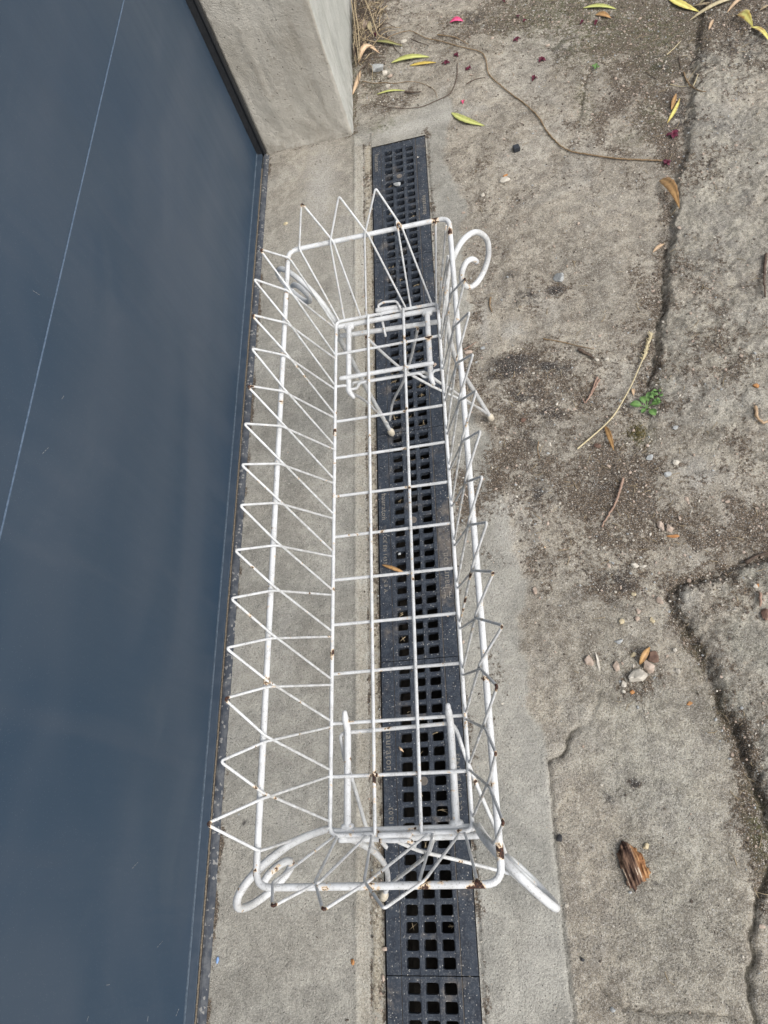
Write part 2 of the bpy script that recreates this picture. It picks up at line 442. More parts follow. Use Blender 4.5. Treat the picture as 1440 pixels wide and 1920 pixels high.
XJ = X + (fbm(X, Y, 40, 3, 51) - 0.5) * 0.020 + (fbm(X, Y, 170, 2, 53) - 0.5) * 0.010
YJ = Y + (fbm(X, Y, 40, 3, 77) - 0.5) * 0.020 + (fbm(X, Y, 170, 2, 79) - 0.5) * 0.010
far_r = 9.0
poly1 = KERB1 + P([(1230, 870), (1290, 900), (1390, 940), (1560, 980)]) + [(9.0, 0.6), (9.0, 9.0), (1.5, 9.0)]
poly2 = KERB2 + [(2.0, -5), (9, -5), (9, 0.58)]
in1 = inside(XJ, YJ, poly1); in2 = inside(XJ, YJ, poly2)
dk1 = dist_poly(XJ, YJ, KERB1); dk2 = dist_poly(XJ, YJ, KERB2)
db1 = dist_poly(XJ, YJ, poly1 + [poly1[0]]); db2 = dist_poly(XJ, YJ, poly2 + [poly2[0]])
H = np.zeros(X.shape)
n_big = fbm(X, Y, 5, 4, 3) - 0.5
n_mid = fbm(X, Y, 28, 4, 5) - 0.5
n_fin = fbm(X, Y, 110, 3, 8) - 0.5
joint_d = dist_poly(XJ, YJ, JOINT)
# rough slab area: right of the smooth apron
edge_x = 0.285 + (fbm(X, Y, 7, 3, 21) - 0.5) * 0.10
far_in = sstep(0.75, 1.25, Y)
edge_x = edge_x * (1 - far_in) + (0.21 + (fbm(X, Y, 6, 3, 22) - 0.5) * 0.12) * far_in
edge_x = edge_x + (fbm(X, Y, 30, 3, 311) - .5) * .03 - 0.045 * np.exp(-((Y - 1.05) / .16) ** 2)
edge_x = np.where(Y < 0.36, 0.285, edge_x)
rough = sstep(-0.004, 0.010, X - edge_x)
rough = np.maximum(rough, sstep(2.0, 2.12, Y + (fbm(X, Y, 9, 3, 31) - 0.5) * 0.2) * sstep(-0.2, 0.02, X + 0.05))
H += rough * (n_big * 0.010 + n_mid * 0.0045 + n_fin * 0.0022)
H += (1 - rough) * (n_big * 0.0022 + n_mid * 0.0009 + n_fin * 0.0004)
r1 = np.where(in1, sstep(0.0, 0.020, dk1) * sstep(0.0, 0.16, dist_poly(X, Y, P([(1208, 840), (1290, 900), (1390, 940), (1560, 980), (2600, 1000)]))), 0); r2 = np.where(in2, sstep(0.0, 0.022, db2), 0)
H += r1 * (0.015 + n_mid * 0.006 + n_fin * 0.006) + r2 * (0.013 + n_mid * 0.006 + n_fin * 0.006)
crack = np.zeros(X.shape)
def add_crack(pts, width, depth, s=1.0, jx=XJ, jy=YJ, mod=1.0):
    global H, crack
    d = dist_poly(jx, jy, pts)
    g = np.exp(-(d / width) ** 2) * mod
    H = H - depth * g
    crack = np.maximum(crack, g * s)
XK = X + (fbm(X, Y, 90, 3, 151) - 0.5) * 0.010
YK = Y + (fbm(X, Y, 90, 3, 177) - 0.5) * 0.010
nm_ = sstep(0.38, 0.62, fbm(X, Y, 14, 3, 301))
add_crack(KERB1, 0.0050, 0.006, 0.80, mod=np.clip(0.22 + 0.62 * np.exp(-((Y - 1.18) / 0.20) ** 2) + 0.35 * (nm_ - .3), 0.15, 1))
add_crack(KERB2, 0.0055, 0.007, 0.80, mod=0.55 + 0.45 * nm_)
add_crack(CR3, 0.0050, 0.008, 0.9, XK, YK)
add_crack(CR4, 0.0045, 0.005, 0.7, XK, YK)
XS = X + (fbm(X, Y, 120, 3, 251) - 0.5) * 0.005
add_crack(JOINT, 0.0030, 0.004, 0.72, XS, Y)
add_crack(CR5, 0.0038, 0.006, 0.80, XK, YK, 0.5 + 0.5 * nm_)
add_crack(CR6, 0.0045, 0.004, 0.75, XK, YK, 0.4 + 0.6 * nm_)
add_crack(CR7, 0.0030, 0.002, 0.5, XK, YK)
add_crack(CRL, 0.0016, 0.001, 0.62, XS, Y)
add_crack(CRL2, 0.0014, 0.001, 0.45, XS, Y)
# apron edge further up: soil line rather than a crack
# groove and ridge along the threshold strip, mortar band beside the grates
XG = X + (fbm(X * 0.3, Y, 25, 3, 95) - 0.5) * 0.003
ridge = np.exp(-((XG + 0.047) / 0.0035) ** 2) * (Y < 1.985)
H += ridge * 0.0022
H += -0.0025 * sstep(-0.047, -0.030, X) * (X < 0.0) * (Y < 1.98)
groove = np.exp(-((XG + 0.0235) / 0.0030) ** 2) * (Y < 1.95) * (Y > -1)
H -= groove * 0.0025
gR = np.exp(-((X - CH_W - 0.0035 - (fbm(X * 0.2, Y, 30, 3, 96) - 0.5) * 0.002) / 0.0022) ** 2) * (Y < CH_END + .003)
H -= gR * 0.004
sand = sstep(-0.0225, -0.0195, XG) * sstep(0.0005, -0.004, XG) * (Y < 1.935) * 0.95
sand = np.maximum(sand, 0.40 * np.exp(-((X + 0.036) / 0.012) ** 2) * (Y < 1.94))
# keep the lips of the channel flush
lip = np.minimum(np.abs(X), np.abs(X - CH_W))
lip = np.where(Y < CH_END + 0.01, lip, 1)
lip = np.where((X > -0.001) & (X < CH_W + 0.001), np.minimum(np.abs(Y - CH_END), lip + 1), lip)
H = H * sstep(0.0, 0.010, np.minimum(lip, 1) + 0.003)
H = np.where((np.abs(X) > 3) | (np.abs(Y) > 4), np.clip(H, -0.02, 0.02), H)

# dirt
def blob(px, py, rx, ry=None, s=1.0, ang=0):
    c = at(px, py)
    ry = ry or rx
    ca, sa = math.cos(ang), math.sin(ang)
    u = (X - c.x) * ca + (Y - c.y) * sa; v = -(X - c.x) * sa + (Y - c.y) * ca
    return s * np.exp(-((u / rx) ** 2 + (v / ry) ** 2))
dirt = np.zeros(X.shape)
for b in [(960, 690, .055, .050, .95), (1040, 700, .06, .05, .75), (1010, 760, .09, .05, .6), (930, 880, .05, .07, .75), (1000, 900, .08, .06, .55),
          (1045, 545, .03, .03, .95), (990, 560, .05, .05, .45), (1150, 860, .07, .05, .7), (1200, 930, .07, .08, .8), (1150, 1000, .08, .08, .45),
          (1200, 560, .03, .12, .45), (1160, 1100, .07, .05, .6), (1200, 1260, .05, .05, .6), (868, 925, .045, .07, .95), (925, 1270, .03, .09, .40),
          (900, 1050, .03, .06, .35),
          (700, 100, .05, .20, .95), (740, 190, .10, .06, .7), (690, 30, .08, .25, 1.0), (900, 40, .20, .10, .6), (1010, 20, .25, .10, .75),
          (1150, 70, .18, .18, .7), (1230, 150, .08, .20, .75), (1250, 270, .04, .12, .75), (1330, 30, .30, .16, .95), (1420, 120, .15, .2, .6),
          (900, 310, .10, .05, .45), (960, 370, .09, .09, .42), (890, 400, .05, .08, .38), (990, 220, .05, .12, .35), (1100, 240, .08, .12, .6),
          (1180, 200, .10, .14, .45), (1330, 330, .14, .2, .45), (1350, 600, .16, .2, .42), (1300, 520, .06, .1, .45), (1400, 900, .1, .12, .55),
          (1340, 700, .12, .10, .35), (1400, 1000, .14, .06, .75), (1310, 1085, .09, .02, .8), (1360, 1120, .08, .05, .6), (1400, 1450, .03, .15, .75), (1425, 1600, .03, .1, .8),
          (1400, 1300, .1, .12, .3), (1190, 1470, .012, .012, .8), (1140, 1495, .012, .012, .6), (1100, 1250, .08, .08, .30),
          (1050, 1060, .1, .08, .28), (1100, 450, .12, .12, .22), (1060, 640, .16, .10, .35), (1120, 780, .16, .12, .5), (1080, 930, .14, .10, .45), (1180, 1000, .12, .06, .4), (960, 780, .06, .10, .4), (1200, 720, .06, .1, .4), (960, 480, .05, .12, .35), (900, 620, .01, .05, .3)]:
    dirt = 1 - (1 - dirt) * (1 - 0.85 * blob(*b))
soil = sstep(2.0, 2.9, Y + (fbm(X, Y, 4, 3, 61) - 0.5) * 0.6) * 0.75
dirt = np.maximum(dirt, soil)
dirt = np.maximum(dirt, np.exp(-(dist_poly(X + .012, Y, KERB1) / 0.022) ** 2) * 0.62)
dirt = np.maximum(dirt, np.exp(-(dist_poly(X, Y, KERB2) / 0.022) ** 2) * 0.7)
dirt = np.maximum(dirt, np.exp(-(dist_poly(X, Y, CR6) / 0.02) ** 2) * 0.55)
dirt = np.maximum(dirt, np.exp(-((X - CH_W - .006) / 0.008) ** 2) * 0.45 * (Y < CH_END))
dirt = np.maximum(dirt, rough * (0.10 + 0.26 * sstep(0.35, 0.75, Y) * (fbm(X, Y, 5, 3, 81))))
dirt = np.maximum(dirt, np.exp(-((X + 0.002) / 0.006) ** 2) * 0.55 * (Y < CH_END))
dirt = np.maximum(dirt, groove * 0.62)
dirt = np.maximum(dirt, 0.55 * np.exp(-((X - CH_W - .004) / 0.016) ** 2) * sstep(.40, .62, fbm(X, Y, 9, 3, 511)) * (Y < 1.95))
dirt = np.maximum(dirt, 0.42 * sstep(-.028, -.018, X) * (X < 0.002) * sstep(.42, .6, fbm(X, Y, 8, 3, 521)) * (Y < 1.95))
dirt = np.where((X < -0.05) & (Y < 1.98), np.maximum(dirt * 0.4, 0.16 * np.exp(-((Y - 1.93) / 0.05) ** 2) + 0.75 * np.exp(-((X + 0.299) / 0.007) ** 2) * sstep(.3, .6, fbm(X, Y, 12, 3, 501))), dirt)
dirt = np.maximum(dirt, 0.5 * np.exp(-((Y - 1.99) / 0.012) ** 2) * (X < -0.05))
dirt = np.maximum(dirt, 0.7 * np.exp(-((X - WALL_X) / 0.022) ** 2) * (Y > 1.99))
dirt = np.maximum(dirt, 0.62 * np.exp(-((X - edge_x - .035) / .035) ** 2) * sstep(.50, .62, Y) * sstep(1.45, 1.3, Y) * (X > edge_x) * 0.85)
stain = np.zeros(X.shape)
for b in [(955, 690, .050, .035, 1.0, .3), (1030, 690, .05, .022, .75, -.2), (985, 745, .05, .03, .6), (1035, 775, .05, .03, .55), (1046, 545, .022, .016, 1.0), (985, 560, .035, .03, .6), (1010, 930, .03, .02, .7), (1160, 1090, .035, .04, .6),
          (1190, 1468, .010, .010, .9), (1140, 1493, .010, .012, .7), (457, 1541, .006, .006, .8), (1230, 1655, .006, .006, .7), (955, 520, .02, .02, .5), (1000, 560, .03, .03, .4), (1000, 825, .07, .04, .35), (1140, 915, .06, .04, .35),
          (890, 35, .05, .05, .5), (1055, 95, .05, .06, .5), (1240, 120, .04, .06, .6), (1320, 130, .05, .06, .5), (1400, 100, .06, .08, .5), (1270, 210, .03, .08, .7), (560, 1790, .02, .02, .15),
          (1350, 250, .05, .05, .35), (1385, 390, .05, .04, .3), (1340, 500, .04, .05, .35), (1290, 620, .03, .03, .3), (1390, 680, .04, .04, .3), (1330, 880, .03, .02, .3), (1395, 560, .04, .04, .3)]:
    stain = np.maximum(stain, blob(*b))
pale = np.zeros(X.shape)
for b in [(850, 215, .10, .03, .8), (760, 240, .10, .03, .9), (600, 350, .05, .2, .85), (650, 520, .04, .35, .35), (560, 500, .05, .2, .5), (960, 620, .03, .03, .8), (905, 600, .02, .08, .7),
          (960, 960, .06, .05, .6), (950, 1000, .04, .03, .7), (940, 1100, .05, .05, .35), (990, 1040, .05, .03, .4), (980, 1350, .03, .1, .25), (1300, 880, .05, .03, .6), (1320, 900, .03, .02, .9), (1215, 960, .02, .02, .9),
          (1230, 1460, .2, .2, .15), (1280, 1120, .03, .03, .7), (1120, 1700, .12, .15, .2), (1340, 240, .1, .16, .45), (1350, 450, .1, .2, .35), (1060, 320, .1, .08, .2), (1130, 380, .1, .1, .25),
          (870, 180, .04, .03, .4)]:
    pale = np.maximum(pale, blob(*b))
moss = np.zeros(X.shape)
for b in [(1040, 20, .16, .12, .9), (1120, 60, .14, .12, .8), (1230, 60, .09, .12, .9), (1230, 120, .06, .08, .6), (1225, 215, .03, .05, .7), (720, 235, .05, .03, .8), (1200, 815, .02, .03, 1.), (1240, 730, .02, .02, .5),
          (1095, 190, .02, .08, .7), (1430, 1560, .02, .06, .9), (1190, 260, .04, .03, .5), (660, 120, .02, .3, .8), (1300, 1230, .02, .06, .4), (1350, 1340, .015, .05, .4), (700, 150, .05, .1, .5)]:
    moss = np.maximum(moss, blob(*b))
grey = np.clip(r1 * 0.6 + r2 + 0.9 * blob(1230, 1500, .12, .3) + 0.7 * blob(1150, 1800, .2, .12) * 0, 0, 1) * sstep(.3, .6, fbm(X, Y, 9, 3, 401) + .15)
warm = np.clip(rough * 0.9 + blob(1150, 1600, .2, .3, .5) * rough + 0.25 * (fbm(X, Y, 6, 2, 71)), 0, 1)
warm = np.where((X < -0.05) & (Y > 1.2), np.maximum(warm, sstep(1.2, 1.9, Y) * 0.6), warm)

nx, ny = len(gx), len(gy)
V = np.stack([X.ravel(), Y.ravel(), H.ravel()], 1)
ii, jj = np.meshgrid(np.arange(nx - 1), np.arange(ny - 1))
xc = (gx[:-1] + gx[1:]) / 2; yc = (gy[:-1] + gy[1:]) / 2
XC, YC = np.meshgrid(xc, yc)
keep = ~((XC > 0) & (XC < CH_W) & (YC < CH_END))
i0 = (jj * nx + ii)[keep]
F = np.stack([i0, i0 + 1, i0 + 1 + nx, i0 + nx], 1)
me = bpy.data.meshes.new('ground')
me.vertices.add(len(V)); me.vertices.foreach_set('co', V.ravel().astype(np.float32))
me.loops.add(F.size); me.loops.foreach_set('vertex_index', F.ravel().astype(np.int32))
me.polygons.add(len(F)); me.polygons.foreach_set('loop_start', np.arange(0, F.size, 4, dtype=np.int32))
me.polygons.foreach_set('loop_total', np.full(len(F), 4, dtype=np.int32))
me.update(calc_edges=True)
me.polygons.foreach_set('use_smooth', np.ones(len(F), bool))
for nm, a in (('dirt', dirt), ('pale', pale), ('moss', moss), ('warm', warm), ('sand', sand), ('crack', crack), ('stain', stain), ('grey', grey)):
    t = me.attributes.new(nm, 'FLOAT', 'POINT'); t.data.foreach_set('value', a.ravel().astype(np.float32))
me.materials.append(MG)
ground = bpy.data.objects.new('ground', me); COL.objects.link(ground)
tag(ground, kind='structure')

def gh(x, y):
    i = int(np.clip(np.searchsorted(gx, x) - 1, 0, nx - 2)); j = int(np.clip(np.searchsorted(gy, y) - 1, 0, ny - 2))
    return float(max(H[j, i], H[j + 1, i], H[j, i + 1], H[j + 1, i + 1]))
def gdirt(x, y):
    i = int(np.clip(np.searchsorted(gx, x), 0, nx - 1)); j = int(np.clip(np.searchsorted(gy, y), 0, ny - 1))
    return float(dirt[j, i])
def gp(px, py, dz=0.0):
    p = at(px, py, 0.0)
    if p.x > 0 and p.x < CH_W and p.y < CH_END: z = 0.0
    else: z = gh(p.x, p.y)
    p = at(px, py, z + dz)
    return p

# ------------------------------------------------------------------ generic shape builders
def catmull(pts, step):
    pts = [Vector(p) for p in pts]
    if len(pts) == 2:
        n = max(1, int((pts[1] - pts[0]).length / step))
        return [pts[0].lerp(pts[1], i / n) for i in range(n + 1)]
    out_ = []
    for i in range(len(pts) - 1):
        p0 = pts[i - 1] if i > 0 else pts[0] * 2 - pts[1]
        p1, p2 = pts[i], pts[i + 1]
        p3 = pts[i + 2] if i + 2 < len(pts) else pts[-1] * 2 - pts[-2]
        n = max(2, int((p2 - p1).length / step))
        for k in range(n):
            t = k / n
            out_.append(0.5 * ((2 * p1) + (p2 - p0) * t + (2 * p0 - 5 * p1 + 4 * p2 - p3) * t * t + (3 * p1 - 3 * p2 + p3 - p0) * t ** 3))
    out_.append(pts[-1])
    return out_

def straight(pts, step, rad=0.0, closed=False):
    """polyline with rounded corners, resampled"""
    pts = [Vector(p) for p in pts]
    n = len(pts); q = []
    for i in range(n):
        if not closed and (i == 0 or i == n - 1): q.append([pts[i]]); continue
        a, b, c = pts[i - 1], pts[i], pts[(i + 1) % n]
        r = rad[i] if isinstance(rad, (list, tuple)) else rad
        r = min(r, (a - b).length * 0.45, (c - b).length * 0.45)
        if r <= 1e-6: q.append([b]); continue
        u = b + (a - b).normalized() * r; v = b + (c - b).normalized() * r
        q.append([(u * (1 - t) ** 2 + b * 2 * t * (1 - t) + v * t * t) for t in [k / 6 for k in range(7)]])
    flat = [p for l in q for p in l]
    if closed: flat.append(flat[0])
    res = [flat[0]]
    for a, b in zip(flat[:-1], flat[1:]):
        m = max(1, int(round((b - a).length / step)))
        for k in range(1, m + 1): res.append(a.lerp(b, k / m))
    return res

RUST = []     # (point, radius)
def tube_geo(path, r, sides=8, closed=False, wob=0.0):
    path = [Vector(p) for p in path]
    if closed: path = path[:-1]
    n = len(path)
    rr = r if isinstance(r, (list, tuple)) else [r] * n
    if len(rr) != n:
        rr = [rr[0] + (rr[-1] - rr[0]) * i / (n - 1) for i in range(n)] if len(rr) == 2 else [rr[int(i * (len(rr) - 1) / (n - 1))] for i in range(n)]
    vs = []; fs = []; cen = []
    t0 = ((path[1] - path[0]) if not closed else (path[1] - path[-1])).normalized()
    up = Vector((0, 0, 1)) if abs(t0.z) < 0.9 else Vector((1, 0, 0))
    nrm = (up - t0 * up.dot(t0)).normalized()
    for i in range(n):
        if closed: t = (path[(i + 1) % n] - path[i - 1])
        else: t = path[min(i + 1, n - 1)] - path[max(i - 1, 0)]
        if t.length < 1e-9: t = t0.copy()
        t.normalize()
        nrm = nrm - t * nrm.dot(t)
        if nrm.length < 1e-6: nrm = t.orthogonal()
        nrm.normalize()
        b = t.cross(nrm)
        for k in range(sides):
            a = 2 * math.pi * k / sides
            vs.append(path[i] + (nrm * math.cos(a) + b * math.sin(a)) * rr[i]); cen.append(path[i])
    m = n if closed else n - 1
    for i in range(m):
        for k in range(sides):
            a = i * sides + k; b_ = i * sides + (k + 1) % sides
            j = ((i + 1) % n) * sides
            fs.append((a, b_, j + (k + 1) % sides, j + k))
    if not closed:
        for i, s_ in ((0, 1), (n - 1, -1)):      # domed end caps
            c = path[i]; tt = ((path[0] - path[1]) if i == 0 else (path[-1] - path[-2])).normalized()
            base = i * sides
            ring = []
            for k in range(sides):
                v = vs[base + k]; ring.append(len(vs)); vs.append(c + (v - c) * 0.7 + tt * rr[i] * 0.6)
            tip = len(vs); vs.append(c + tt * rr[i] * 0.85)
            for k in range(sides):
                k2 = (k + 1) % sides
                f1 = (base + k2, base + k, ring[k], ring[k2]); f2 = (ring[k2], ring[k], tip)
                if i != 0: f1 = f1[::-1]; f2 = f2[::-1]
                fs.append(f1); fs.append(f2)
    return vs, fs

def join(parts):
    V_, F_ = [], []
    for v, f in parts:
        o = len(V_); V_ += v; F_ += [tuple(i + o for i in q) for q in f]
    return V_, F_

def rust_of(vs):
    A = np.array([tuple(v) for v in vs])
    r = np.zeros(len(A))
    for p, rad in RUST:
        d = np.linalg.norm(A - np.array(tuple(p)), axis=1)
        r = np.maximum(r, np.clip(1.20 - d / rad, 0, 1))
    return r

def wire(name, parts, parent, grime_shade=0.0, mat=None):
    vs, fs = join(parts)
    g = grime_shade if not callable(grime_shade) else [grime_shade(v) for v in vs]
    at_ = {'rust': rust_of(vs), 'grime_shade': g if isinstance(g, list) else [g] * len(vs)}
    return link_mesh(name, vs, fs, mat or MWHITE, parent, attrs=at_)

def box_geo(x0, x1, y0, y1, z0, z1):
    v = [Vector((x, y, z)) for z in (z0, z1) for y in (y0, y1) for x in (x0, x1)]
    f = [(0, 2, 3, 1), (4, 5, 7, 6), (0, 1, 5, 4), (2, 6, 7, 3), (0, 4, 6, 2), (1, 3, 7, 5)]
    return v, f

# ------------------------------------------------------------------ drain: bed and grates
zt = -0.0012
bed = []
bw = []
prof = [(-0.001, -0.001), (-0.001, -0.02), (0.020, -0.03), (0.022, -0.10), (0.055, -0.135), (0.095, -0.135), (0.127, -0.10), (0.129, -0.03), (0.150, -0.02), (0.150, -0.001)]
vs, fs = [], []
ysb = [-2.0 + 0.05 * i for i in range(79)]
ysb = [y for y in ysb if y < CH_END] + [CH_END]
for y in ysb:
    for (x, z) in prof: vs.append((x + (0.0 if z > -0.025 else random.uniform(-.002, .002)), y, z if z > -0.05 else z + random.uniform(-.012, .012)))
npf = len(prof)
for i in range(len(ysb) - 1):
    for k in range(npf - 1): fs.append((i * npf + k, i * npf + k + 1, (i + 1) * npf + k + 1, (i + 1) * npf + k))
fs.append(tuple((len(ysb) - 1) * npf + k for k in range(npf)))
tag(link_mesh('drain_bed', vs, fs, MTROUGH, smooth=False), kind='structure')

HX = [(0.0343, 0.0552), (0.0632, 0.0842), (0.0921, 0.1128)]
PITCH, HL = 0.02455, 0.0163
def grate_mesh(y0, y1, clip_top=None):
    """one cast grate panel: side flanges, two grooves, three columns of rounded holes"""
    vs, fs, dust = [], [], []
    def V_(x, y, z, d=0.0): vs.append((x, y, z)); dust.append(d); return len(vs) - 1
    def quad(a, b, c, d): fs.append((a, b, c, d))
    zb_ = zt - 0.014
    yend = clip_top if clip_top else y1 - 0.0007
    ys0 = y0 + 0.0007
    def slab(x0, x1, ya, yb, z1=zt, z0=zb_, d=0.0):
        o = len(vs)
        for z in (z0, z1):
            for y in (ya, yb):
                for x in (x0, x1): V_(x, y, z, d)
        for f in [(0, 2, 3, 1), (4, 5, 7, 6), (0, 1, 5, 4), (2, 6, 7, 3), (0, 4, 6, 2), (1, 3, 7, 5)]:
            fs.append(tuple(o + i for i in f))
    # flanges divided by a groove; the top edges are eased
    def flange(x0, x1):
        e = 0.0008
        n = 24
        prof_ = [(x0, zb_), (x0, zt - e), (x0 + e, zt), (x1 - e, zt), (x1, zt - e), (x1, zb_)]
        o = len(vs)
        for i in range(n + 1):
            y = ys0 + (yend - ys0) * i / n
            for (x, z) in prof_: V_(x, y, z, 0.0)
        for i in range(n):
            for k in range(5): fs.append((o + i * 6 + k, o + i * 6 + k + 1, o + (i + 1) * 6 + k + 1, o + (i + 1) * 6 + k))
        fs.append(tuple(o + k for k in range(6))); fs.append(tuple(o + n * 6 + k for k in range(5, -1, -1)))
    flange(0.0016, 0.0252); flange(0.1218, 0.1474)
    slab(0.0252, 0.0266, ys0, yend, zt - 0.0016, zt - 0.003, 1.6); slab(0.1204, 0.1218, ys0, yend, zt - 0.0016, zt - 0.003, 1.6)
    # long bars
    for (xa, xb) in ((0.0266, 0.0329), (0.0566, 0.0618), (0.0856, 0.0907), (0.1142, 0.1204)):
        slab(xa, xb, ys0, yend, zt + 0.0006, zb_)
    # rounded hole cells
    zc = zt - 0.0010
    first = y0 + (y1 - y0 - 19 * PITCH) / 2
    cellx = [(0.0329, 0.0566), (0.0618, 0.0856), (0.0907, 0.1142)]
    for c_, (hx0, hx1) in enumerate(HX):
        cx0, cx1 = cellx[c_]
        for k in range(20):
            yc_ = first + k * PITCH
            ya, yb = yc_ - PITCH / 2, yc_ + PITCH / 2
            if k == 0: ya = ys0
            if k == 19: yb = y1 - 0.0007
            hy0, hy1 = yc_ - HL / 2, yc_ + HL / 2
            if ya >= yend: continue
            if c_ == 1 and k == 11 and True:       # bolt plate
                slab(cx0, cx1, ya, min(yb, yend), zc + 0.0002, zb_)
                o = len(vs); n = 14
                for zz, r in ((zc + 0.0003, 0.0075), (zc + 0.0016, 0.0072), (zc + 0.0016, 0.004), (zc + 0.0008, 0.0037)):
                    for q in range(n): V_((cx0 + cx1) / 2 + r * math.cos(q * 2 * math.pi / n), yc_ + r * math.sin(q * 2 * math.pi / n), zz, 0.7)
                for rI in range(3):
                    for q in range(n): fs.append((o + rI * n + q, o + rI * n + (q + 1) % n, o + (rI + 1) * n + (q + 1) % n, o + (rI + 1) * n + q))
                fs.append(tuple(o + 3 * n + q for q in range(n)))
                continue
            if hy1 > yend - 0.0015:
                slab(cx0, cx1, ya, yend, zc, zb_); continue
            if yb > yend: yb = yend
            rc = 0.0034
            arcs = []
            for (ox, oy, a0) in ((hx0 + rc, hy0 + rc, math.pi), (hx1 - rc, hy0 + rc, 1.5 * math.pi), (hx1 - rc, hy1 - rc, 0), (hx0 + rc, hy1 - rc, 0.5 * math.pi)):
                arcs.append([(ox + rc * math.cos(a0 + t * math.pi / 8) + random.uniform(-.0002, .0002), oy + rc * math.sin(a0 + t * math.pi / 8) + random.uniform(-.0002, .0002)) for t in range(5)])
            corners = [V_(cx0, ya, zc), V_(cx1, ya, zc), V_(cx1, yb, zc), V_(cx0, yb, zc)]
            top = [[V_(x, y, zc - 0.0003) for x, y in a] for a in arcs]
            bot = [[V_(x, y, zb_) for x, y in a] for a in arcs]
            for q in range(4):
                for t in range(4):
                    fs.append((corners[q], top[q][t + 1], top[q][t]))
                q2 = (q + 1) % 4
                fs.append((corners[q], corners[q2], top[q2][0], top[q][4]))
            ringt = [v for a in top for v in a]; ringb = [v for a in bot for v in a]
            L_ = len(ringt)
            for t in range(L_): fs.append((ringt[t], ringt[(t + 1) % L_], ringb[(t + 1) % L_], ringb[t]))
    return vs, fs, dust

def text_mesh(name, body, size, loc, rotz, parent, mat, depth=0.0004):
    cu = bpy.data.curves.new(name, 'FONT')
    cu.body = body; cu.size = size; cu.extrude = depth; cu.offset = 0.0
    cu.align_x = 'LEFT'; cu.align_y = 'CENTER'; cu.space_character = 1.12
    cu.resolution_u = 3
    tmp = bpy.data.objects.new('tmp', cu); COL.objects.link(tmp)
    dg = bpy.context.evaluated_depsgraph_get()
    me_ = bpy.data.meshes.new_from_object(tmp.evaluated_get(dg))
    bpy.data.objects.remove(tmp)
    me_.transform(Matrix.Translation(loc) @ Matrix.Rotation(rotz, 4, 'Z'))
    me_.materials.clear(); me_.materials.append(mat)
    o = bpy.data.objects.new(name, me_); COL.objects.link(o); o.parent = parent
    o.matrix_parent_inverse = Matrix.Translation(parent.location).inverted()
    return o

GL = ['nearest drain grate panel, cut by the bottom edge of the photo',
      'second drain grate panel from the bottom, under the near end of the white stand',
      'middle drain grate panel with a brown leaf lying on it, under the stand',
      'fourth drain grate panel, passing under the far end of the stand',
      'farthest short drain grate panel, ending at the pale concrete']
tz = zt + 0.0003
for i in range(5):
    y0 = -0.5 + 0.5 * i
    r_ = empty('drain_grate', (CH_W / 2, y0 + 0.25, zt))
    tag(r_, GL[i], 'drain grate', 'dark drain grate panels laid end to end')
    vs, fs, du = grate_mesh(y0, y0 + 0.5, CH_END - 0.002 if i == 4 else None)
    link_mesh('grate_panel', vs, fs, MGRATE, r_, smooth=False, attrs={'dust': [d + (0.42 * math.exp(-((v[1] - .72) / .10) ** 2) + .12 if i in (2, 3) and v[0] > .115 and v[1] < 1.2 else 0.10) for d, v in zip(du, vs)]})
    if i == 1:
        text_mesh('lettering', 'hauraton', 0.0175, (0.0135, at(720, 1368).y, tz), -math.pi / 2, r_, MDUST)
        text_mesh('lettering', '10.03', 0.0115, (0.0150, at(722, 1547).y, tz), math.pi / 2, r_, MDUST)
        text_mesh('lettering', 'C\u20ac DIN EN 1433', 0.0115, (0.1345, at(870, 1520).y, tz), math.pi / 2, r_, MDUST)
    if i == 2:
        text_mesh('lettering', 'hauraton', 0.0150, (0.0135, at(720, 925).y, tz), -math.pi / 2, r_, MDUST)
        text_mesh('lettering', 'C\u20ac EN 1433', 0.0105, (0.0135, at(715, 1006).y, tz), -math.pi / 2, r_, MDUST)
        text_mesh('lettering', 'x 8 A', 0.0105, (0.0135, at(715, 1088).y, tz), -math.pi / 2, r_, MDUST)
        text_mesh('lettering', 'hauraton', 0.0185, (0.1345, at(838, 1103).y, tz), math.pi / 2, r_, MDUST)
        parts = []
        cy_ = at(838, 1115).y      # the two-bracket emblem before the word
        for sx in (-1, 1):
            x_ = 0.1345 + sx * 0.0042
            parts.append(box_geo(x_ - .0008, x_ + .0008, cy_ - .006, cy_ + .006, tz - .0004, tz + .0004))
            for yy in (-.006, 0, .006):
                parts.append(box_geo(min(x_, x_ + sx * .003), max(x_, x_ + sx * .003), cy_ + yy - .0008, cy_ + yy + .0008, tz - .0003, tz + .0005))
        v_, f_ = join(parts); link_mesh('emblem', v_, f_, MDUST, r_, smooth=False)
    if i in (0, 3):
        text_mesh('lettering', 'hauraton', 0.0160, (0.0135, y0 + 0.38, tz), -math.pi / 2, r_, MDUST)
    if i == 4:
        text_mesh('lettering', 'hauraton', 0.0165, (0.0135, at(700, 290).y, tz), -math.pi / 2, r_, MDUST)
        text_mesh('lettering', 'hauraton', 0.0165, (0.1345, at(800, 400).y, tz), math.pi / 2, r_, MDUST)

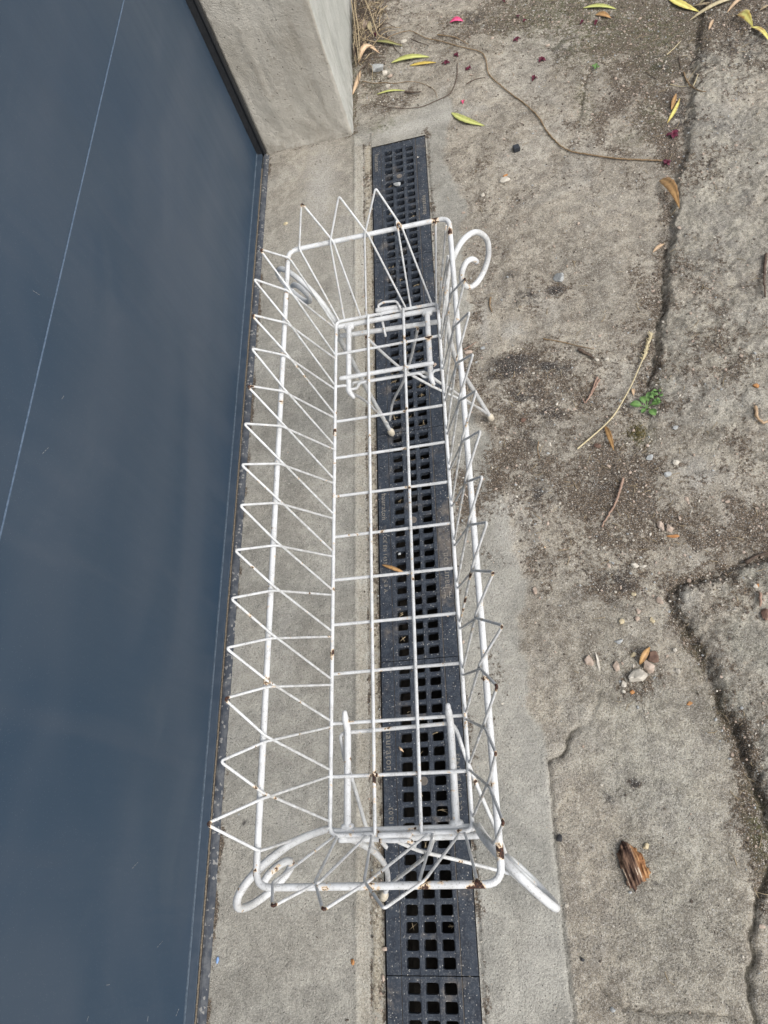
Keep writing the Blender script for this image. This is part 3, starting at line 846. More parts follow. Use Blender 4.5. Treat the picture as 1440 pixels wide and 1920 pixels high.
# ------------------------------------------------------------------ garage door
door = empty('garage_door', (DOOR_X, 0.6, 0))
tag(door, 'large slate blue smooth metal garage door standing along the left of the photo', 'garage door')
def plane_pt(px, py, x):
    d = np.array([(px - 720) / CAM_F, (py - 960) / CAM_F, 1.0]) @ CAM_R
    return CAM_C + d * (x - CAM_C[0]) / d[0]
za = plane_pt(200, 135, DOOR_X)[2]; zb2 = plane_pt(62, 745, DOOR_X)[2]
SEAM = (za + zb2) / 2
print('door seam z', za, zb2)
D_Y0, D_Y1 = -2.2, 1.996
def panel(z0, z1, y0, y1, x):
    e = 0.0016
    v = [Vector(p) for p in [(x, y0, z0 + e), (x, y1, z0 + e), (x, y1, z1 - e), (x, y0, z1 - e),
                             (x - e, y0, z0), (x - e, y1, z0), (x - e, y1, z1), (x - e, y0, z1),
                             (x - .04, y0, z0), (x - .04, y1, z0), (x - .04, y1, z1), (x - .04, y0, z1)]]
    f = [(0, 1, 2, 3), (4, 5, 1, 0), (3, 2, 6, 7), (8, 9, 5, 4), (7, 6, 10, 11), (8, 4, 0, 3, 7, 11), (9, 10, 6, 2, 1, 5), (8, 11, 10, 9)]
    return v, f
v, f = panel(0.014, SEAM, D_Y0, D_Y1, DOOR_X)
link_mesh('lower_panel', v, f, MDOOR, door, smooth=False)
v, f = join([panel(SEAM + .0006, SEAM + .53, D_Y0, D_Y1, DOOR_X), panel(SEAM + .5306, SEAM + 1.06, D_Y0, D_Y1, DOOR_X), panel(SEAM + 1.0606, SEAM + 1.6, D_Y0, D_Y1, DOOR_X)])
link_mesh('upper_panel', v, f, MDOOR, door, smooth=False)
v, f = box_geo(DOOR_X - .001, DOOR_X + .0011, D_Y0, D_Y1, SEAM - .0006, SEAM + .0009)
link_mesh('seam_trim', v, f, simple('seam_metal', (0.08, 0.12, 0.18), (0.14, 0.19, 0.26), 200, 0.4, 0.1), door, smooth=False)
def strip(name, prof_, y0, y1, mat, n=60, wob=0.0, seed=3, parent=None):
    vs, fs = [], []
    m = len(prof_)
    rs = np.random.default_rng(seed)
    for i in range(n + 1):
        y = y0 + (y1 - y0) * i / n
        dx, dz = rs.uniform(-wob, wob, 2)
        for (x, z) in prof_: vs.append((x + dx, y, z + dz * 0.5))
    for i in range(n):
        for k in range(m - 1): fs.append((i * m + k, i * m + k + 1, (i + 1) * m + k + 1, (i + 1) * m + k))
    fs.append(tuple(range(m))); fs.append(tuple(n * m + k for k in range(m - 1, -1, -1)))
    return link_mesh(name, vs, fs, mat, parent, smooth=False)
strip('bottom_edge', [(DOOR_X - .004, .0142), (DOOR_X + .0016, .0142), (DOOR_X + .0022, .0128), (DOOR_X + .0008, .0118), (DOOR_X - .004, .0116)], D_Y0, D_Y1, MEDGE, 40, .0001, 4, door)
strip('bottom_lip', [(DOOR_X - .004, .0112), (DOOR_X + .001, .0112), (-.3200, .0096), (-.3190, .0080), (-.3195, -.004), (DOOR_X - .004, -.004)], D_Y0, D_Y1, MLIP, 40, .0001, 5, door)
strip('dust_line', [(-.3190, -.004), (-.3186, .0068), (-.3172, .0072), (-.3158, .0060), (-.3155, -.004)], D_Y0, 1.93, MSANDLINE, 900, .0005, 6, door)
strip('bottom_seal', [(-.3155, -.006), (-.3150, .0060), (-.3135, .0078), (-.3090, .0082), (-.3045, .0062), (-.3005, .0020), (-.3000, -.006)], D_Y0, 1.985, MSEAL, 300, .0004, 7, door)
# upright black seal at the far jamb
v, f = join([box_geo(-.3335, -.3085, 1.9875, 1.9995, .004, 2.2)])
for q in v: pass
rs = link_mesh('side_seal', v, f, MRUBBER, door, smooth=False)
vs_, fs_ = tube_geo([(-.3120, 1.9885, .003), (-.3120, 1.9885, 2.2)], 0.0045, 10)
link_mesh('side_seal', vs_, fs_, MRUBBER, door)
# scratches on the paint
sc = []
for (a, b) in [((248, 668), (260, 655)), ((295, 816), (306, 803)), ((62, 545), (76, 554)), ((116, 748), (120, 742)), ((200, 887), (206, 886)), ((80, 850), (92, 838)), ((163, 1915), (166, 1905)), ((330, 1905), (336, 1890)), ((276, 1915), (278, 1905))]:
    if a[1] > 600 and a[1] < 1000 and a[0] > 150: a = (a[0], a[1] + 960); b = (b[0], b[1] + 960)
    p, q = plane_pt(*a, DOOR_X + .0003), plane_pt(*b, DOOR_X + .0003)
    for t in (0, .35, .7):
        u = p + (q - p) * t; w_ = p + (q - p) * (t + .2)
        sc.append(tube_geo([tuple(u), tuple(w_)], 0.00028, 4))
v, f = join(sc)
link_mesh('scratch_mark', v, f, simple('scratch', (.28, .29, .30), (.42, .42, .41), 100, .7), door)

# ------------------------------------------------------------------ concrete pillar
def pillar():
    vs, fs, mi, foot = [], [], [], []
    zs = [0, .004, .010, .018, .03, .045, .06, .08, .1, .13, .16, .2, .25, .3] + [.3 + .05 * i for i in range(1, 41)]
    # path around the plan: door jamb return, front face, corner, side face
    path = []
    for t in np.linspace(0, 1, 6): path.append((-0.3086, 2.16 - t * .158, 0))
    for t in np.linspace(0, 1, 46)[1:]: path.append((-0.3086 + t * (WALL_X - 0.010 + 0.3086), 2.002 - t * 0.012, 0))
    for a in np.linspace(0, 90, 7)[1:]:
        path.append((WALL_X - .010 + .010 * math.sin(math.radians(a)), 2.000 - .010 * math.cos(math.radians(a)), 0 if a < 45 else 1))
    for t in np.linspace(0, 1, 150)[1:]: path.append((WALL_X - .004 * min(1, t * 4), 2.000 + 2.4 * t ** 1.4, 1))
    n = len(path)
    for z in zs:
        for (x, y, s_) in path:
            a = np.array([x * 1.0 + y * .3]); b = np.array([z])
            e1 = float(fbm(a, b, 14, 4, 41)[0] - .5) * .010; e2 = float(fbm(a, b, 70, 3, 43)[0] - .5) * .005
            fl = .006 * math.exp(-z / .02) * (0.5 + float(fbm(a, b, 25, 2, 45)[0]))
            if s_ == 0: vs.append((x, y + e1 + e2 - fl, z - .01 if z == 0 else z))
            else: vs.append((x + (e1 + e2) * .7 + fl * .6, y, z - .01 if z == 0 else z))
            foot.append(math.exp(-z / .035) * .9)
    for j in range(len(zs) - 1):
        for i in range(n - 1):
            fs.append((j * n + i, j * n + i + 1, (j + 1) * n + i + 1, (j + 1) * n + i)); mi.append(path[i][2])
    o_ = len(vs); top = (len(zs) - 1) * n
    vs.append((-0.3086, 4.4, zs[-1])); foot.append(0); vs.append((-0.3086, 4.4, -.01)); foot.append(0)
    fs.append(tuple([top + i for i in range(n)] + [o_])); mi.append(0)
    return vs, fs, mi, foot
v, f, mi, ft = pillar()
pl = link_mesh('wall_pillar', v, f, [MWALL_F, MWALL_S], None, True, mi, {'foot': ft})
tag(pl, 'rendered concrete wall pillar beside the blue door, with a beige front face and a pale side face', 'pillar')

# ------------------------------------------------------------------ the white wire plant stand
CX, CY = 0.1340, 0.5546
ZB, ZR, ZP = 0.4596, 0.5720, 0.6303
A0, B0, A1, B1 = 0.0806, 0.3676, 0.1194, 0.4163
R_RIM, R_RAIL, R_BAR, R_W, R_ROD, R_BR = 0.0035, 0.0025, 0.0021, 0.00150, 0.0042, 0.0024

def rp(px, py, z, r): RUST.append((at(px, py, z), r))
for a in [(568, 381, ZP, .006), (575, 384, ZP, .004), (622, 446, ZR, .006), (617, 437, ZR + .01, .004), (487, 467, ZP, .007), (530, 486, ZR + .005, .006), (471, 590, ZP, .007), (476, 600, ZP, .004),
          (463, 723, ZP, .006), (474, 724, ZP - .005, .004), (422, 1310, ZP, .006), (425, 1316, ZP, .004), (386, 1545, ZP, .006), (400, 1538, ZP, .006), (410, 1530, ZP, .006), (443, 1518, ZR + .04, .004),
          (392, 1553, ZP, .004), (816, 413, ZR, .007), (752, 424, ZR + .01, .007), (750, 432, ZR, .004), (758, 636, ZB, .006), (762, 632, ZB, .004), (803, 631, ZB, .006), (687, 632, .43, .005), (707, 583, ZB, .003), (785, 617, .43, .004),
          (702, 1461, ZB, .008), (703, 1450, ZB, .005), (702, 1440, ZB, .004), (690, 1462, ZB, .004), (716, 1460, ZB, .004), (701, 1475, ZB, .004), (586, 540, ZR, .0),
          (510, 1698, ZP, .006), (605, 1706, ZP, .005), (797, 1661, ZR, .007), (802, 1664, ZR, .004), (896, 1661, ZR, .008), (883, 1664, ZR, .005), (690, 1662, ZR, .005), (699, 1661, ZR, .004), (710, 1661, ZR, .004),
          (940, 1597, ZR, .008), (941, 1585, ZR + .01, .006), (944, 1543, ZP, .006), (712, 1566, ZB, .004), (712, 1574, ZB, .005), (769, 1567, ZB, .005), (769, 1575, ZB, .004), (589, 1596, .50, .003), (622, 1574, ZB, .004),
          (932, 1288, ZP, .006), (930, 1415, ZP, .005), (926, 1075, ZP, .004), (943, 1175, ZP, .004), (925, 1470, ZR, .004), (873, 522, ZP, .006), (841, 432, ZR + .005, .008), (851, 450, ZR + .01, .007),
          (877, 457, .55, .005), (885, 455, .55, .004), (958, 1591, .52, .005), (963, 1597, .52, .004), (1040, 1700, .54, .003), (456, 1688, .52, .005), (497, 1488, ZR, .003), (657, 1349, ZB, .004), (588, 735, ZR - .05, .004),
          (777, 1460, ZB, .002), (843, 490, ZR - .03, .003), (780, 1401, ZB, .002), (863, 1163, ZB + .02, .008), (874, 1128, .51, .008), (882, 1085, .56, .009), (870, 1148, .49, .006), (818, 745, .53, .006), (623, 1225, ZB, .005), (846, 752, .52, .006),
          (705, 1553, .45, .003), (535, 605, ZR - .01, .002), (608, 657, ZB + .01, .004)]:
    if a[3] > 0: rp(*a)

stand = empty('plant_stand', (CX, CY, 0))
tag(stand, 'white painted wire plant stand with zigzag basket and scroll legs, rusting, over the drain', 'plant stand')

def rect(a, b, z, r):
    return straight([(CX - a, CY - b, z), (CX + a, CY - b, z), (CX + a, CY + b, z), (CX - a, CY + b, z)], 0.003, r, True)
wire('top_rim', [tube_geo(rect(A1, B1, ZR, .016), R_RIM, 12, True)], stand, 0.12)
wire('bottom_rail', [tube_geo(rect(A0, B0, ZB, .010), R_RAIL, 10, True)], stand, 0.15)
for k in range(1, 12):
    y = CY + B0 - 2 * B0 * k / 12 + random.uniform(-.0012, .0012)
    z = ZB - 0.0022
    if k == 2:
        pth = straight([(CX - A0, y, z), (CX - .066, y, z), (CX - .060, y - .004, z - .007), (CX - .050, y - .004, z - .007), (CX - .044, y, z), (CX + .046, y, z), (CX + .052, y - .004, z - .007), (CX + .061, y - .004, z - .007), (CX + .068, y, z), (CX + A0, y, z)], .003, .004)
    elif k == 10:
        pth = straight([(CX - A0, y, z), (CX + A0, y, z)], .003)
    else:
        pth = straight([(CX - A0, y + random.uniform(-.001, .001), z), (CX, y, z - random.uniform(0, .001)), (CX + A0, y + random.uniform(-.001, .001), z)], .003)
    wire('cross_bar', [tube_geo(pth, R_BAR, 8)], stand, 0.18)
for (pa, pb) in (((690, 586), (703, 1567)), ((756, 574), (790, 1566))):
    a, b = at(*pa, ZB + .002), at(*pb, ZB + .002)
    b.y = CY - B0; a.y = CY + B0
    wire('long_bar', [tube_geo(straight([a, b], .003), R_BAR, 8)], stand, 0.12)

# V-shaped wires of the two long sides
RLY = [0.9539, 0.892, 0.8341, 0.779, 0.7204, 0.6665, 0.6112, 0.5566, 0.5006, 0.4443, 0.388, 0.3344, 0.2772, 0.2215, 0.1673]
BLY = [0.9134, 0.8556, 0.7994, 0.7483, 0.6949, 0.6404, 0.5859, 0.53, 0.4761, 0.4206, 0.36, 0.3096, 0.2539, 0.1985]
RRY = [0.953, 0.893, 0.834, 0.778, 0.7205, 0.664, 0.6072, 0.552, 0.4978, 0.4435, 0.3901, 0.3366, 0.2778, 0.2233, 0.1679]
BRY = [0.913, 0.857, 0.802, 0.747, 0.692, 0.6359, 0.5813, 0.5255, 0.4676, 0.4161, 0.3594, 0.3083, 0.2529, 0.1975]
PLX = [(487, 467), (475, 523), (471, 590), (471, 653), (463, 723), (456.5, 794), (451.7, 870.6), (449, 947), (439.6, 1031.7), (432, 1122), (423.5, 1215), (420, 1310), (412.5, 1427.5), (386, 1545)]
PRX = [None, None, (873, 521), (880.7, 584.6), (887.5, 663.6), (893.6, 732), (901.6, 807.5), (904.5, 893), (913.7, 979), (925.8, 1072), (943, 1172.7), (932.5, 1287), (930, 1412), (944, 1542.5)]
def side(sgn, RY, BY, PX, grime_shade):
    BYx = [CY + B0 - .004] + BY + [CY - B0 + .004]     # index k+1
    xr = CX + sgn * (A1 - R_RIM - R_W * .6); zr = ZR + R_RIM * .55
    xb = CX + sgn * (A0 + R_RAIL * .7); zb_ = ZB + R_RAIL * .4
    def lean(t): return t
    for k in range(14):
        ba = Vector((xb, BYx[k] - .004, zb_)); bb = Vector((xb, BYx[k + 2] + .004, zb_))
        ra = Vector((xr, RY[k] - .003, zr)); rb = Vector((xr, RY[k + 1] + .003, zr))
        over = sgn * (R_RIM + R_W)
        if PX[k] is None:
            wire('side_wire', [tube_geo(straight([ba, ra + Vector((0, 0, .004 + .004 * (k % 2)))], .003), R_W, 7)], stand, grime_shade)
            wire('side_wire', [tube_geo(straight([bb, rb + Vector((0, 0, -.002 + .006 * (k % 2)))], .003), R_W, 7)], stand, grime_shade)
            continue
        p = at(*PX[k], ZP)
        oa = ra + Vector((over * .9, 0, R_RIM * 1.1)); ob = rb + Vector((over * .9, 0, R_RIM * 1.1))
        pts = [ba, ra, oa, p, ob, rb, bb]
        if sgn > 0:
            pts = [ba, ra + Vector((0, 0, .001)), p, rb + Vector((0, 0, .001)), bb]
            rads = [0, .004, .0055, .004, 0]
        else:
            pts = [ba, ra + Vector((0, 0, .0035)), p, rb + Vector((0, 0, .0035)), bb]
            rads = [0, .006, .0055, .006, 0]
        wire('side_wire', [tube_geo(straight(pts, .003, rads), R_W, 7)], stand, grime_shade)
side(-1, RLY, BLY, PLX, lambda v: 0.55 if v.z < ZR - .005 else 0.05)  # below the rim: dirt plus shade painted into the wire colour
side(1, RRY, BRY, PRX, lambda v: 0.95 if v.z < ZR - .002 else 0.55)  # greyer side: grime and painted shade, strongest below the rim
# end wires
def end(sgn, RX, BX, PX):
    yr = CY + sgn * (B1 - R_RIM - R_W * .6); yb = CY + sgn * (B0 + R_RAIL * .7)
    zr = ZR + R_RIM * .9; zb_ = ZB + R_RAIL * .4
    combos = [(BX[0], RX[0], RX[1], BX[2]), (BX[1], RX[1], RX[2], BX[4]), (BX[3], RX[2], RX[3], BX[6]), (BX[5], RX[3], RX[4], BX[7])]
    for i, (b1, r1_, r2_, b2) in enumerate(combos):
        B1_, R1_ = Vector((b1, yb, zb_)), Vector((r1_ - .0025 if i else r1_, yr, zr + .001))
        B2_, R2_ = Vector((b2, yb, zb_)), Vector((r2_ + .0025 if i < 3 else r2_, yr, zr + .001))
        if i == 3:
            if sgn > 0: R1_.z += .012
            wire('end_wire', [tube_geo(straight([B1_, R1_], .003), R_W, 7)], stand, 0.15)
            R2_.z = ZR; R2_.y = CY + sgn * (B1 - R_RIM * .6)
            wire('end_wire', [tube_geo(straight([B2_, R2_], .003), R_W, 7)], stand, 0.15)
            continue
        p = at(*PX[i], ZP)
        wire('end_wire', [tube_geo(straight([B1_, R1_, p, R2_, B2_], .003, [0, .004, .005, .004, 0]), R_W, 7)], stand, 0.2)
end(1, [.0332, .0826, .1343, .1840, .2344], [.058, .0668, .093, .1024, .1651, .1728, .2052, .2124], [(565, 380), (635, 367), (704, 352)])
end(-1, [.0338, .0791, .1277, .1807, .2310], [.0575, .0622, .0962, .1023, .1654, .1713, .2005, .2063], [(510, 1700), (606, 1707), (720, 1704)])

# legs with scrolls
SCR = [(0, -.012), (4, 22), (13, 55), (25, 80), (43, 98), (63, 106), (84, 101), (99, 84), (107, 62), (104, 38), (92, 20), (76, 11), (60, 13), (49, 26), (45, 42), (49, 57), (60, 65), (72, 60), (79, 48)]
def leg(corner, dx, dy, low, foot, su=1.0, sw=1.0):
    c = Vector(corner)
    u = Vector((dx, dy, 0)).normalized()
    up_ = [c + u * (a * su / 1000) + Vector((0, 0, b * sw / 1000)) for a, b in SCR[1:]]
    pts = [Vector(p) for p in low][::-1] + [c] + up_
    o = wire('leg', [tube_geo(catmull(pts, .004), R_ROD, 10)], stand, lambda v: 0.15 if v.z > .4 else 0.35)
    f = Vector(foot)
    ax = (Vector(low[-2]) - Vector(low[-1])).normalized()
    g1 = tube_geo([f + ax * .016, f + ax * .012, f + ax * .004, f - ax * .001], [.0058, .0072, .0072, .0062], 12)
    cp = link_mesh('foot_cap', g1[0], g1[1], MCAP, o)
    cp.matrix_parent_inverse = Matrix.Identity(4)
    return o
zc0 = ZB - .012
# order of the low points: from the corner downwards
leg((.050, .929, .450), -1, 1,
    [at(634, 628, .425), at(640, 641, .405), at(655, 668, .35), at(690, 733, .20), at(715, 778, .09), at(734, 812, .010)], at(735, 813, .008), 1.13, .66)
leg((.225, .896, .450), 1, 1,
    [at(840, 616, .43), at(846, 647, .39), at(856, 676, .33), at(869, 702, .26), at(891, 737, .15), at(912, 770, .05), at(920, 784, .010)], at(921, 785, .008))
leg((.049, .194, .450), -1, -1,
    [at(640, 1566, .425), at(660, 1574, .38), at(684, 1586, .31), at(708, 1603, .225), at(724, 1628, .13), at(727, 1656, .055), at(720, 1680, .010)], at(719, 1683, .008))
leg((.220, .192, .450), 1, -1,
    [at(905, 1562, .41), at(925, 1588, .35), at(946, 1618, .27), at(966, 1642, .19), at(988, 1660, .12), at(1008, 1676, .05), at(1020, 1684, .010)], at(1021, 1685, .008))

def leg_frame(far):
    zf = ZB - R_BAR - R_BAR - R_ROD + .0012
    s_ = 1 if far else -1
    ye = CY + s_ * (B0 - .004)
    yin = CY + s_ * (B0 - .122)
    parts = [tube_geo(straight([(CX - A0 + .001, ye, zf), (CX + A0 - .001, ye, zf)], .004), R_ROD, 10)]
    for sx in (-1, 1):
        x = CX + sx * .0622
        if far: tip = [(x, ye, zf), (x, yin + .004, zf), (x + .001, yin - .010, zf + .004), (x + .003 + .002 * (1 - sx), yin - .018, zf - .003)]
        else: tip = [(x, ye, zf), (x, yin - .006, zf), (x, yin + .004, zf + .010), (x, yin + .012, zf + .013)]
        pth = straight(tip, .004, .008)
        parts.append(tube_geo(pth, [R_ROD] * (len(pth) - 4) + [R_ROD * .98, R_ROD * .92, R_ROD * .85, R_ROD * .72], 10))
        # weld blob
        parts.append(tube_geo([(x - .004, ye - s_ * .004, zf - .001), (x + .004, ye - s_ * .004, zf - .001)], .0052, 8))
    if far:
        parts.append(tube_geo(straight([(.0612, yin + .014, zf + R_ROD + .0010), (.2004, yin + .014, zf + R_ROD + .0010)], .004), .0034, 8))
    wire('leg_frame', parts, stand, 0.12)
    zl = .431 if far else .425
    if far: low = straight([at(640, 630, zl), at(838, 601, zl)], .004)
    else: low = straight([(CX - A0, CY - B0 - .003, zl - .006), (CX + A0, CY - B0 - .003, zl - .006)], .004)
    wire('leg_rod', [tube_geo(low, R_ROD * .95, 10)], stand, 0.2)
leg_frame(True); leg_frame(False)
# braces: long wire bent over the prongs, and the crossing pair under each end
wire('brace', [tube_geo(catmull([at(727, 794, .055), at(715, 781, .085), at(703, 769, .13), at(690, 756, .20), at(676, 746, .29), at(663, 739, .38), at(656, 731, .428), at(663, 718, .4475)], .004), R_BR, 8),
               tube_geo(straight([at(663, 718, .4475), at(795, 698, .4475)], .004), R_BR, 8),
               tube_geo(catmull([at(795, 698, .4475), at(803, 702, .436), at(822, 716, .40), at(848, 732, .33), at(870, 748, .25), at(892, 762, .16), at(910, 774, .06)], .004), R_BR, 8)], stand, 0.3)
wire('brace', [tube_geo(catmull([at(722, 1624, .14), at(712, 1607, .19), at(699, 1584, .27), at(685, 1545, .36), at(660, 1460, .42), at(647, 1425, .437), at(641, 1394, .444), at(639, 1380, .447), at(647, 1374, .4475)], .004), R_BR, 8),
               tube_geo(straight([at(647, 1374, .4475), at(834, 1357, .4475)], .004), R_BR, 8),
               tube_geo(catmull([at(834, 1357, .4475), at(847, 1359, .447), at(856, 1370, .444), at(868, 1405, .435), at(886, 1452, .415), at(908, 1505, .38), at(930, 1555, .34), at(945, 1592, .29), at(955, 1622, .24)], .004), R_BR, 8)], stand, 0.25)
wire('brace', [tube_geo(catmull([at(686, 631, .428), at(700, 645, .41), at(727, 670, .37), at(757, 694, .32), at(800, 719, .26), at(835, 736, .21), at(870, 752, .15), at(900, 766, .085), at(911, 775, .05)], .004), R_BR, 8)], stand, 0.4)
wire('brace', [tube_geo(catmull([at(783, 616, .428), at(778, 640, .39), at(768, 680, .31), at(755, 717, .23), at(742, 742, .17), at(735, 760, .12), at(731, 788, .06)], .004), R_BR, 8)], stand, 0.45)
wire('brace', [tube_geo(catmull([at(735, 1572, .425), at(757, 1583, .39), at(792, 1597, .33), at(860, 1613, .25), at(930, 1631, .19), at(962, 1640, .18)], .004), R_BR, 8)], stand, 0.3)
wire('brace', [tube_geo(catmull([at(812, 1570, .425), at(810, 1582, .40), at(800, 1603, .33), at(768, 1630, .23), at(738, 1653, .13), at(724, 1668, .05)], .004), R_BR, 8)], stand, 0.5)
# latches
wire('latch', [tube_geo(straight([at(707, 582, ZB + .003), at(748, 575.5, ZB + .003)], .003), .0040, 8),
               tube_geo(straight([at(723, 630, .432), at(719, 612, .440), at(714, 587, .4585), at(708, 573, .468), at(719, 566.5, .470), at(743, 564.6, .470), at(750, 576, .468), at(753, 588, .452), at(756, 600, .436)], .003, .004), .0019, 7)], stand, 0.1)
wire('latch', [tube_geo(straight([at(712, 1566.5, ZB + .003), at(768, 1565.5, ZB + .003)], .003), .0034, 8),
               tube_geo(straight([at(724, 1588, .430), at(719, 1582, .445), at(713, 1575, .460), at(735, 1576.5, .464), at(766, 1576, .464), at(773, 1580, .455), at(777, 1586, .440)], .003, .004), .0026, 7)], stand, 0.1)

# ------------------------------------------------------------------ leaves, petals, twigs, stones
def leaf(name, a, b, width, mat, label, cat='leaf', bend=0.0, lift=0.004, curl=0.25, group=None, twist=0.0, blunt=0.0, dz=0.0006, fold=0.0):
    A, B = gp(*a, dz), gp(*b, dz)
    d = B - A; L = d.length
    side_ = Vector((-d.y, d.x, 0)).normalized()
    n = 16; vs, fs, vein = [], [], []
    m = 5
    for lay in (0, 1):
        for i in range(n + 1):
            t = i / n
            wv = math.sin(math.pi * t ** (0.85 - blunt * .3)) ** (0.8) * width / 2 if 0 < t < 1 else 0.0002
            wv *= 1 + 0.06 * math.sin(i * 2.3)
            c = A + d * t + side_ * bend * L * math.sin(math.pi * t) + Vector((0, 0, lift * math.sin(math.pi * t)))
            for k in range(m):
                s_ = (k / (m - 1)) * 2 - 1
                tw = twist * t * math.pi + fold
                off = side_ * (s_ * wv * math.cos(tw)) + Vector((0, 0, abs(s_) ** 1.5 * wv * curl + s_ * wv * math.sin(tw) + (wv * abs(math.sin(tw)) if twist or fold else 0)))
                vs.append(c + off - Vector((0, 0, .0004 * lay))); vein.append(1.0 if k == 2 and 0 < i < n else 0.0)
    o = (n + 1) * m
    for i in range(n):
        for k in range(m - 1):
            q = (i * m + k, (i + 1) * m + k, (i + 1) * m + k + 1, i * m + k + 1)
            fs.append(q[::-1]); fs.append(tuple(x + o for x in q))
        for k in (0, m - 1):
            q = (i * m + k, (i + 1) * m + k, o + (i + 1) * m + k, o + i * m + k)
            fs.append(q if k == 0 else q[::-1])
    ob = link_mesh(name, vs, fs, mat, None, attrs={'vein': vein})
    tag(ob, label, cat, group)
    return ob
LG = 'fallen long narrow leaves'
leaf('fallen_leaf', (846, 211), (909, 236), .019, MLY, 'yellow-green pointed leaf on the concrete just right of the far end of the drain', bend=-.08, group=LG)
leaf('fallen_leaf', (733, 118), (806, 107), .021, MLY, 'broad pale green leaf resting on an orange leaf near the pillar', bend=.02, group=LG, lift=.007)
leaf('fallen_leaf', (768, 123), (818, 117), .013, MLO, 'orange olive leaf half hidden under the broad pale green leaf', group=LG, lift=.002)
leaf('fallen_leaf', (706, 177), (760, 170), .008, MLY, 'thin green leaf lying on dark soil beside a shrivelled sprig', group=LG, bend=.03)
leaf('fallen_leaf', (1093, 15), (1156, 17), .015, MLY, 'yellow-green leaf at the top edge above a small brown leaf', group=LG, bend=.05)
leaf('fallen_leaf', (1250, -8), (1311, 22), .022, MLYO, 'yellow leaf crossing the top edge left of the dry straw blades', group=LG, bend=-.08)
leaf('fallen_leaf', (1381, 27), (1412, 52), .020, MLYO, 'curled yellow leaf half with brown twisted waist near the top right corner', group=LG, bend=-.05, twist=.35, lift=.012)
leaf('fallen_leaf', (1406, 50), (1443, 78), .012, MLYO, 'narrow yellow leaf tip running out at the right edge', group=LG, bend=.03, lift=.008)
leaf('fallen_leaf', (1237, 338), (1274, 391), .022, MLB, 'rolled brown leaf in the joint beside the raised slab', group=LG, bend=.03, fold=.5, lift=.012, blunt=.6)
leaf('fallen_leaf', (1251, 231), (1275, 184), .009, MLYO, 'thin yellow leaf blade pointing to the raised slab above a maroon petal', group=LG, bend=-.04)
leaf('fallen_leaf', (1259, 206), (1268, 175), .010, MLB, 'small brown leaf beside the thin yellow blade', group=LG)
leaf('fallen_leaf', (716, 1059), (766, 1078), .0075, MLB, 'slim brown leaf lying across the middle drain grate', group=LG, dz=.001, lift=.006)
leaf('fallen_leaf', (1116, 28), (1146, 34), .014, MLB, 'small brown leaf just below the yellow-green leaf at the top edge', group=LG, fold=.3)
leaf('fallen_leaf', (1134, 799), (1151, 845), .011, MLB, 'brown folded leaf under the pale dry stalk', group=LG, fold=.5, lift=.006)
leaf('fallen_leaf', (1224, 473), (1246, 457), .009, MLT, 'small tan leaf in the joint below the rolled brown leaf', group=LG)
leaf('fallen_leaf', (1329, 56), (1338, 36), .008, MLT, 'tiny tan leaf below the dry straw blades', group=LG)
leaf('fallen_leaf', (1186, 728), (1188, 742), .007, MLT, 'short tan leaf scrap beside the pale dry stalk', group=LG)
leaf('fallen_leaf', (748, 1400), (757, 1410), .004, MLT, 'tiny brown scrap on the grate beside the raised lettering', group=LG, dz=.001)
leaf('fallen_leaf', (1018, 1026), (1024, 1028), .003, MLT, 'speck of tan leaf on the bare slab right of the stand', group=LG)
leaf('dry_straw', (1292, 39), (1395, -6), .013, MSTRAW, 'long pale straw blade pointing down left from the top edge', 'straw', curl=.5, group='dry straw blades at the top edge', lift=.012)
leaf('dry_straw', (1300, 11), (1345, 9), .010, MSTRAWD, 'short dull straw blade above the long pale one', 'straw', group='dry straw blades at the top edge')
leaf('dry_straw', (1310, 8), (1336, -8), .010, MSTRAW, 'pale straw scrap crossing the top edge', 'straw', group='dry straw blades at the top edge')
leaf('dry_straw', (1363, 24), (1410, -6), .011, MLT, 'pinkish tan blade right of the long pale straw blade', 'straw', group='dry straw blades at the top edge', bend=.06, lift=.01)
leaf('dry_straw', (1345, 8), (1372, -4), .012, MLT, 'reddish tan blade tucked under the long pale straw', 'straw', group='dry straw blades at the top edge')
leaf('dry_straw', (1424, 20), (1446, 11), .008, MSTRAWD, 'grey straw blade at the right edge near the corner', 'straw', group='dry straw blades at the top edge')
leaf('dry_straw', (1384, 25), (1408, 20), .008, MSTRAWD, 'faded straw scrap above the curled yellow leaf', 'straw', group='dry straw blades at the top edge')

